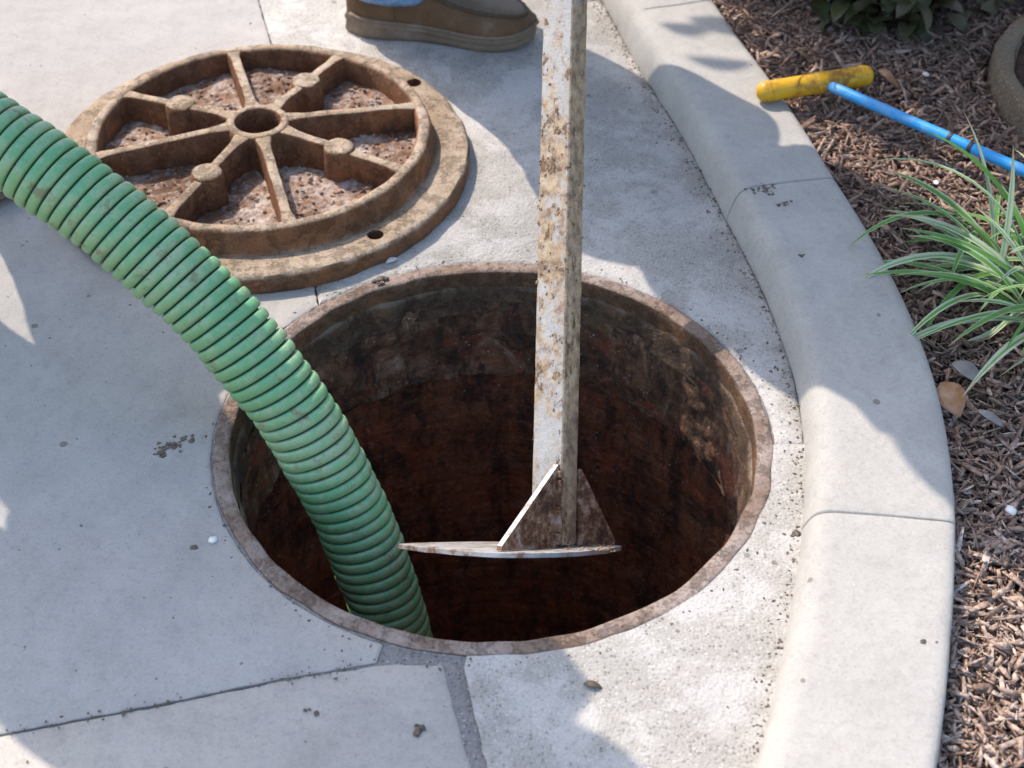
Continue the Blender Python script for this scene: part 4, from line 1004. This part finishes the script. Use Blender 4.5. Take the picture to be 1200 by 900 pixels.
def person(loc, label, group, P, jeans, shirt, boots, hat, with_hat):
    pe = empty('person', loc, label=label, cat='person', group='workers at the manhole'); off = np.array(loc); sub = lambda p: tuple(np.array(p)-off)
    Q = {k: sub(v_) for k, v_ in P.items()}
    nk = L_(Q['chest'], Q['head'], .45)
    body = [[(Q['pelvis'], (.15, .11)), (Q['waist'], (.135, .10)), (Q['chest'], (.16, .115)), (nk, .062), (Q['head'], (.085, .10)), (tuple(np.array(Q['head'])+np.array((.01, 0, .09))), (.07, .085))]]
    for sd in 'RL':
        body.append([(Q['pelvis'], (.15, .11)), (Q['hip'+sd], .10), (Q['knee'+sd], .062), (L_(Q['knee'+sd], Q['ank'+sd], .35), .058), (Q['ank'+sd], .042)])
        body.append([(Q['chest'], (.16, .115)), (Q['sho'+sd], .062), (Q['elb'+sd], .045), (L_(Q['elb'+sd], Q['wri'+sd], .3), .043), (Q['wri'+sd], .028)])
        dd = np.array(Q['wri'+sd])-np.array(Q['elb'+sd]); hc = hand_chains(Q['wri'+sd], dd, np.cross(dd, (0.3, 0.2, 1)))
        body += hc
    skin('body', body, M['skin'], pe, 1)
    sh_ = [[(L_(Q['pelvis'], Q['waist'], .25), (.215, .215)), (Q['waist'], (.215, .215)), (Q['chest'], (.19, .145)), (L_(Q['chest'], nk, .7), .095)]]
    for sd in 'RL': sh_.append([(Q['chest'], (.19, .145)), (Q['sho'+sd], .088), (Q['elb'+sd], .068), (L_(Q['elb'+sd], Q['wri'+sd], .75), .052)])
    skin('shirt', sh_, shirt, pe, 2)
    for sd in 'RL':
        trouser_leg('trouser_leg', [Q['hem'+sd], L_(Q['hem'+sd], Q['knee'+sd], .35), L_(Q['hem'+sd], Q['knee'+sd], .75), Q['knee'+sd], L_(Q['knee'+sd], Q['hip'+sd], .5), Q['hip'+sd]], [.066, .070, .078, .088, .105, .125], jeans, pe, seed=1 if sd == 'R' else 5)
    skin('seat_of_trousers', [[(Q['hipR'], .12), (Q['pelvis'], (.165, .13)), (Q['hipL'], .12)], [(Q['pelvis'], (.165, .13)), (Q['waist'], (.155, .12))]], jeans, pe, 2)
    h = Q['head']
    if with_hat:
        lathe('hard_hat', [(.190, -.01), (.18, .0), (.135, .004), (.132, .04), (.115, .09), (.07, .125), (.0005, .138)], M['hat'], pe, 40, center=(h[0], h[1])).location.z = h[2]+.06
    lathe('hair', [(.088, -.03), (.098, .02), (.100, .06), (.085, .11), (.05, .135), (.0005, .145)], M['hair'], pe, 32, .004, 20, center=(h[0]-.01, h[1])).location.z = h[2]+.02
    # face: nose, eyes, mouth, ears
    fd = np.array(P['face'])/np.linalg.norm(P['face']); sdv = np.cross((0, 0, 1), fd); hb = np.array(h)
    skin('nose', [[(tuple(hb+fd*.085+np.array((0, 0, .03))), .010), (tuple(hb+fd*.108+np.array((0, 0, .005))), .014)]], M['skin'], pe, 1)
    for q in (-1, 1):
        skin('ear', [[(tuple(hb+sdv*q*.083+np.array((0, 0, .035))), .012), (tuple(hb+sdv*q*.086+np.array((0, 0, .0))), .010)]], M['skin'], pe, 1)
        bm = bmesh.new(); bmesh.ops.create_icosphere(bm, subdivisions=2, radius=.012, matrix=Matrix.Translation(hb+fd*.082+sdv*q*.032+np.array((0, 0, .035)))); fromb('eye', bm, M['hat'], pe, True)
    for bl, rz in boots: boot_mesh(pe, sub(bl), rz)
    return pe
A = dict(pelvis=(-.246, 1.088, 1.02), waist=(-.162, 1.041, 1.18), chest=(-.124, .969, 1.42), head=(-.139, .904, 1.70), hipR=(-.256, 1.025, .98), hipL=(-.129, 1.167, .98),
         kneeR=(-.163, 1.028, .54), kneeL=(-.150, 1.238, .54), ankR=(-.195, 1.10, .14), ankL=(-.17, 1.285, .14), hemR=(-.200, 1.098, .085), hemL=(-.187, 1.285, .085),
         shoR=(-.150, .815, 1.48), shoL=(-.065, 1.15, 1.46), elbR=(-.165, .80, 1.12), elbL=(-.002, 1.118, 1.06), wriR=(.06, .80, .80), wriL=(.07, 1.0, .98), face=(1, -.3, -.3))
person((-.16, 1.2, 0), 'person in blue jeans and scuffed brown slip-on boots standing behind the rusty cover', None, A, M['denim'], M['shirt'], [((-.283, 1.118, 0), R_(-9)), ((-.265, 1.315, 0), R_(4))], None, True)
B = dict(pelvis=(-1.035, .573, .98), waist=(-.978, .436, 1.14), chest=(-.855, .345, 1.38), head=(-.848, .308, 1.68), hipR=(-1.13, .53, .94), hipL=(-.97, .66, .94),
         kneeR=(-1.13, .52, .54), kneeL=(-.94, .713, .54), ankR=(-1.17, .54, .14), ankL=(-.975, .745, .14), hemR=(-1.17, .54, .085), hemL=(-.975, .745, .085),
         shoR=(-.992, .22, 1.43), shoL=(-.687, .406, 1.47), elbR=(-1.080, .185, 1.12), elbL=(-.743, .46, 1.10), wriR=(-.997, .175, .80), wriL=(-.88, .36, .74), face=(.67, -.74, -.5))
person((-1.08, .62, 0), 'person in tan trousers standing beside the left end of the green hose', None, B, M['canvas'], M['shirt2'], [((-1.205, .585, 0), R_(-48)), ((-1.025, .795, 0), R_(-48))], None, True)

# ------------------------------------------------------------------ small tree whose crown shades the bed
tr = empty('tree', (.42, 2.75, 0), label='small leafy tree rising from the mulch bed behind the shrub', cat='tree', group='small trees behind the mulch bed')
to = np.array((.42, 2.75, 0)); rt_ = random.Random(21); CC = np.array((-.33, 2.44, 2.62))-to
tp = catmull([(0, 0, -.05), (-.06, -.02, .6), (-.22, -.08, 1.3), (-.45, -.18, 1.9), tuple(CC*.92)], 6)
v, f = tube(tp, np.linspace(.055, .018, len(tp)), 14); mesh('trunk', v, f, M['stem'], tr)
nv = np.array((.74, .673, 0)); dv = np.array((.673, -.74, 0)); tw_ = []
for k in range(34):
    q = CC+nv*rt_.uniform(-.35, .48)+dv*rt_.uniform(-.46, .46)+np.array((0, 0, rt_.uniform(-.25, .35))); j = rt_.randrange(len(tp)//2, len(tp)); a = tp[j]
    P = catmull([a, (a+q)/2+np.array((0, 0, .06)), q], 5); v, f = tube(P, np.linspace(.012, .003, len(P)), 7); mesh('limb', v, f, M['stem'], tr); tw_ += [P[i] for i in range(4, len(P))]+[q, q]
LT = leafmesh('tree_leaf', .105, .062, .4)
def crown(parent, tips_, n, sg, rr2):
    ms = []
    for k in range(n):
        p = rr2.choice(tips_)+np.array((rr2.gauss(0, sg), rr2.gauss(0, sg), rr2.gauss(0, sg)))
        ms.append(Matrix.Translation(p) @ Matrix.Rotation(rr2.random()*6.28, 4, 'Z') @ Matrix.Rotation(rr2.gauss(.3, .6), 4, 'Y') @ Matrix.Rotation(rr2.gauss(0, .6), 4, 'X'))
    leafcloud('crown', LT, ms, M['shrubleaf'], parent)
crown(tr, tw_, 3600, .085, rt_)
# a second small tree, out of view, added to block skylight over the bed
t2 = empty('tree', (1.62, 1.62, 0), label='unseen spreading tree added over the mulch bed to block skylight', cat='tree', group='small trees behind the mulch bed'); r3 = random.Random(8); b3 = np.array((1.62, 1.62, 0))
tp2 = catmull([(0, 0, -.05), (-.05, -.04, .5), (-.2, -.18, 1.0), (-.42, -.42, 1.45)], 6); v, f = tube(tp2, np.linspace(.05, .02, len(tp2)), 14); mesh('trunk', v, f, M['stem'], t2); tw2 = []
for k in range(44):
    a_ = r3.uniform(0, 6.28); q_ = math.sqrt(r3.random()); q = np.array((1.08+.66*q_*math.cos(a_), .98+.66*q_*math.sin(a_), 1.55+r3.uniform(-.15, .3)))-b3; j = r3.randrange(len(tp2)//2, len(tp2)); a0 = tp2[j]
    P = catmull([a0, (a0+q)/2+np.array((0, 0, .08)), q], 5); v, f = tube(P, np.linspace(.012, .003, len(P)), 7); mesh('limb', v, f, M['stem'], t2); tw2 += [P[i] for i in range(4, len(P))]+[q, q]
crown(t2, tw2, 4200, .10, r3)
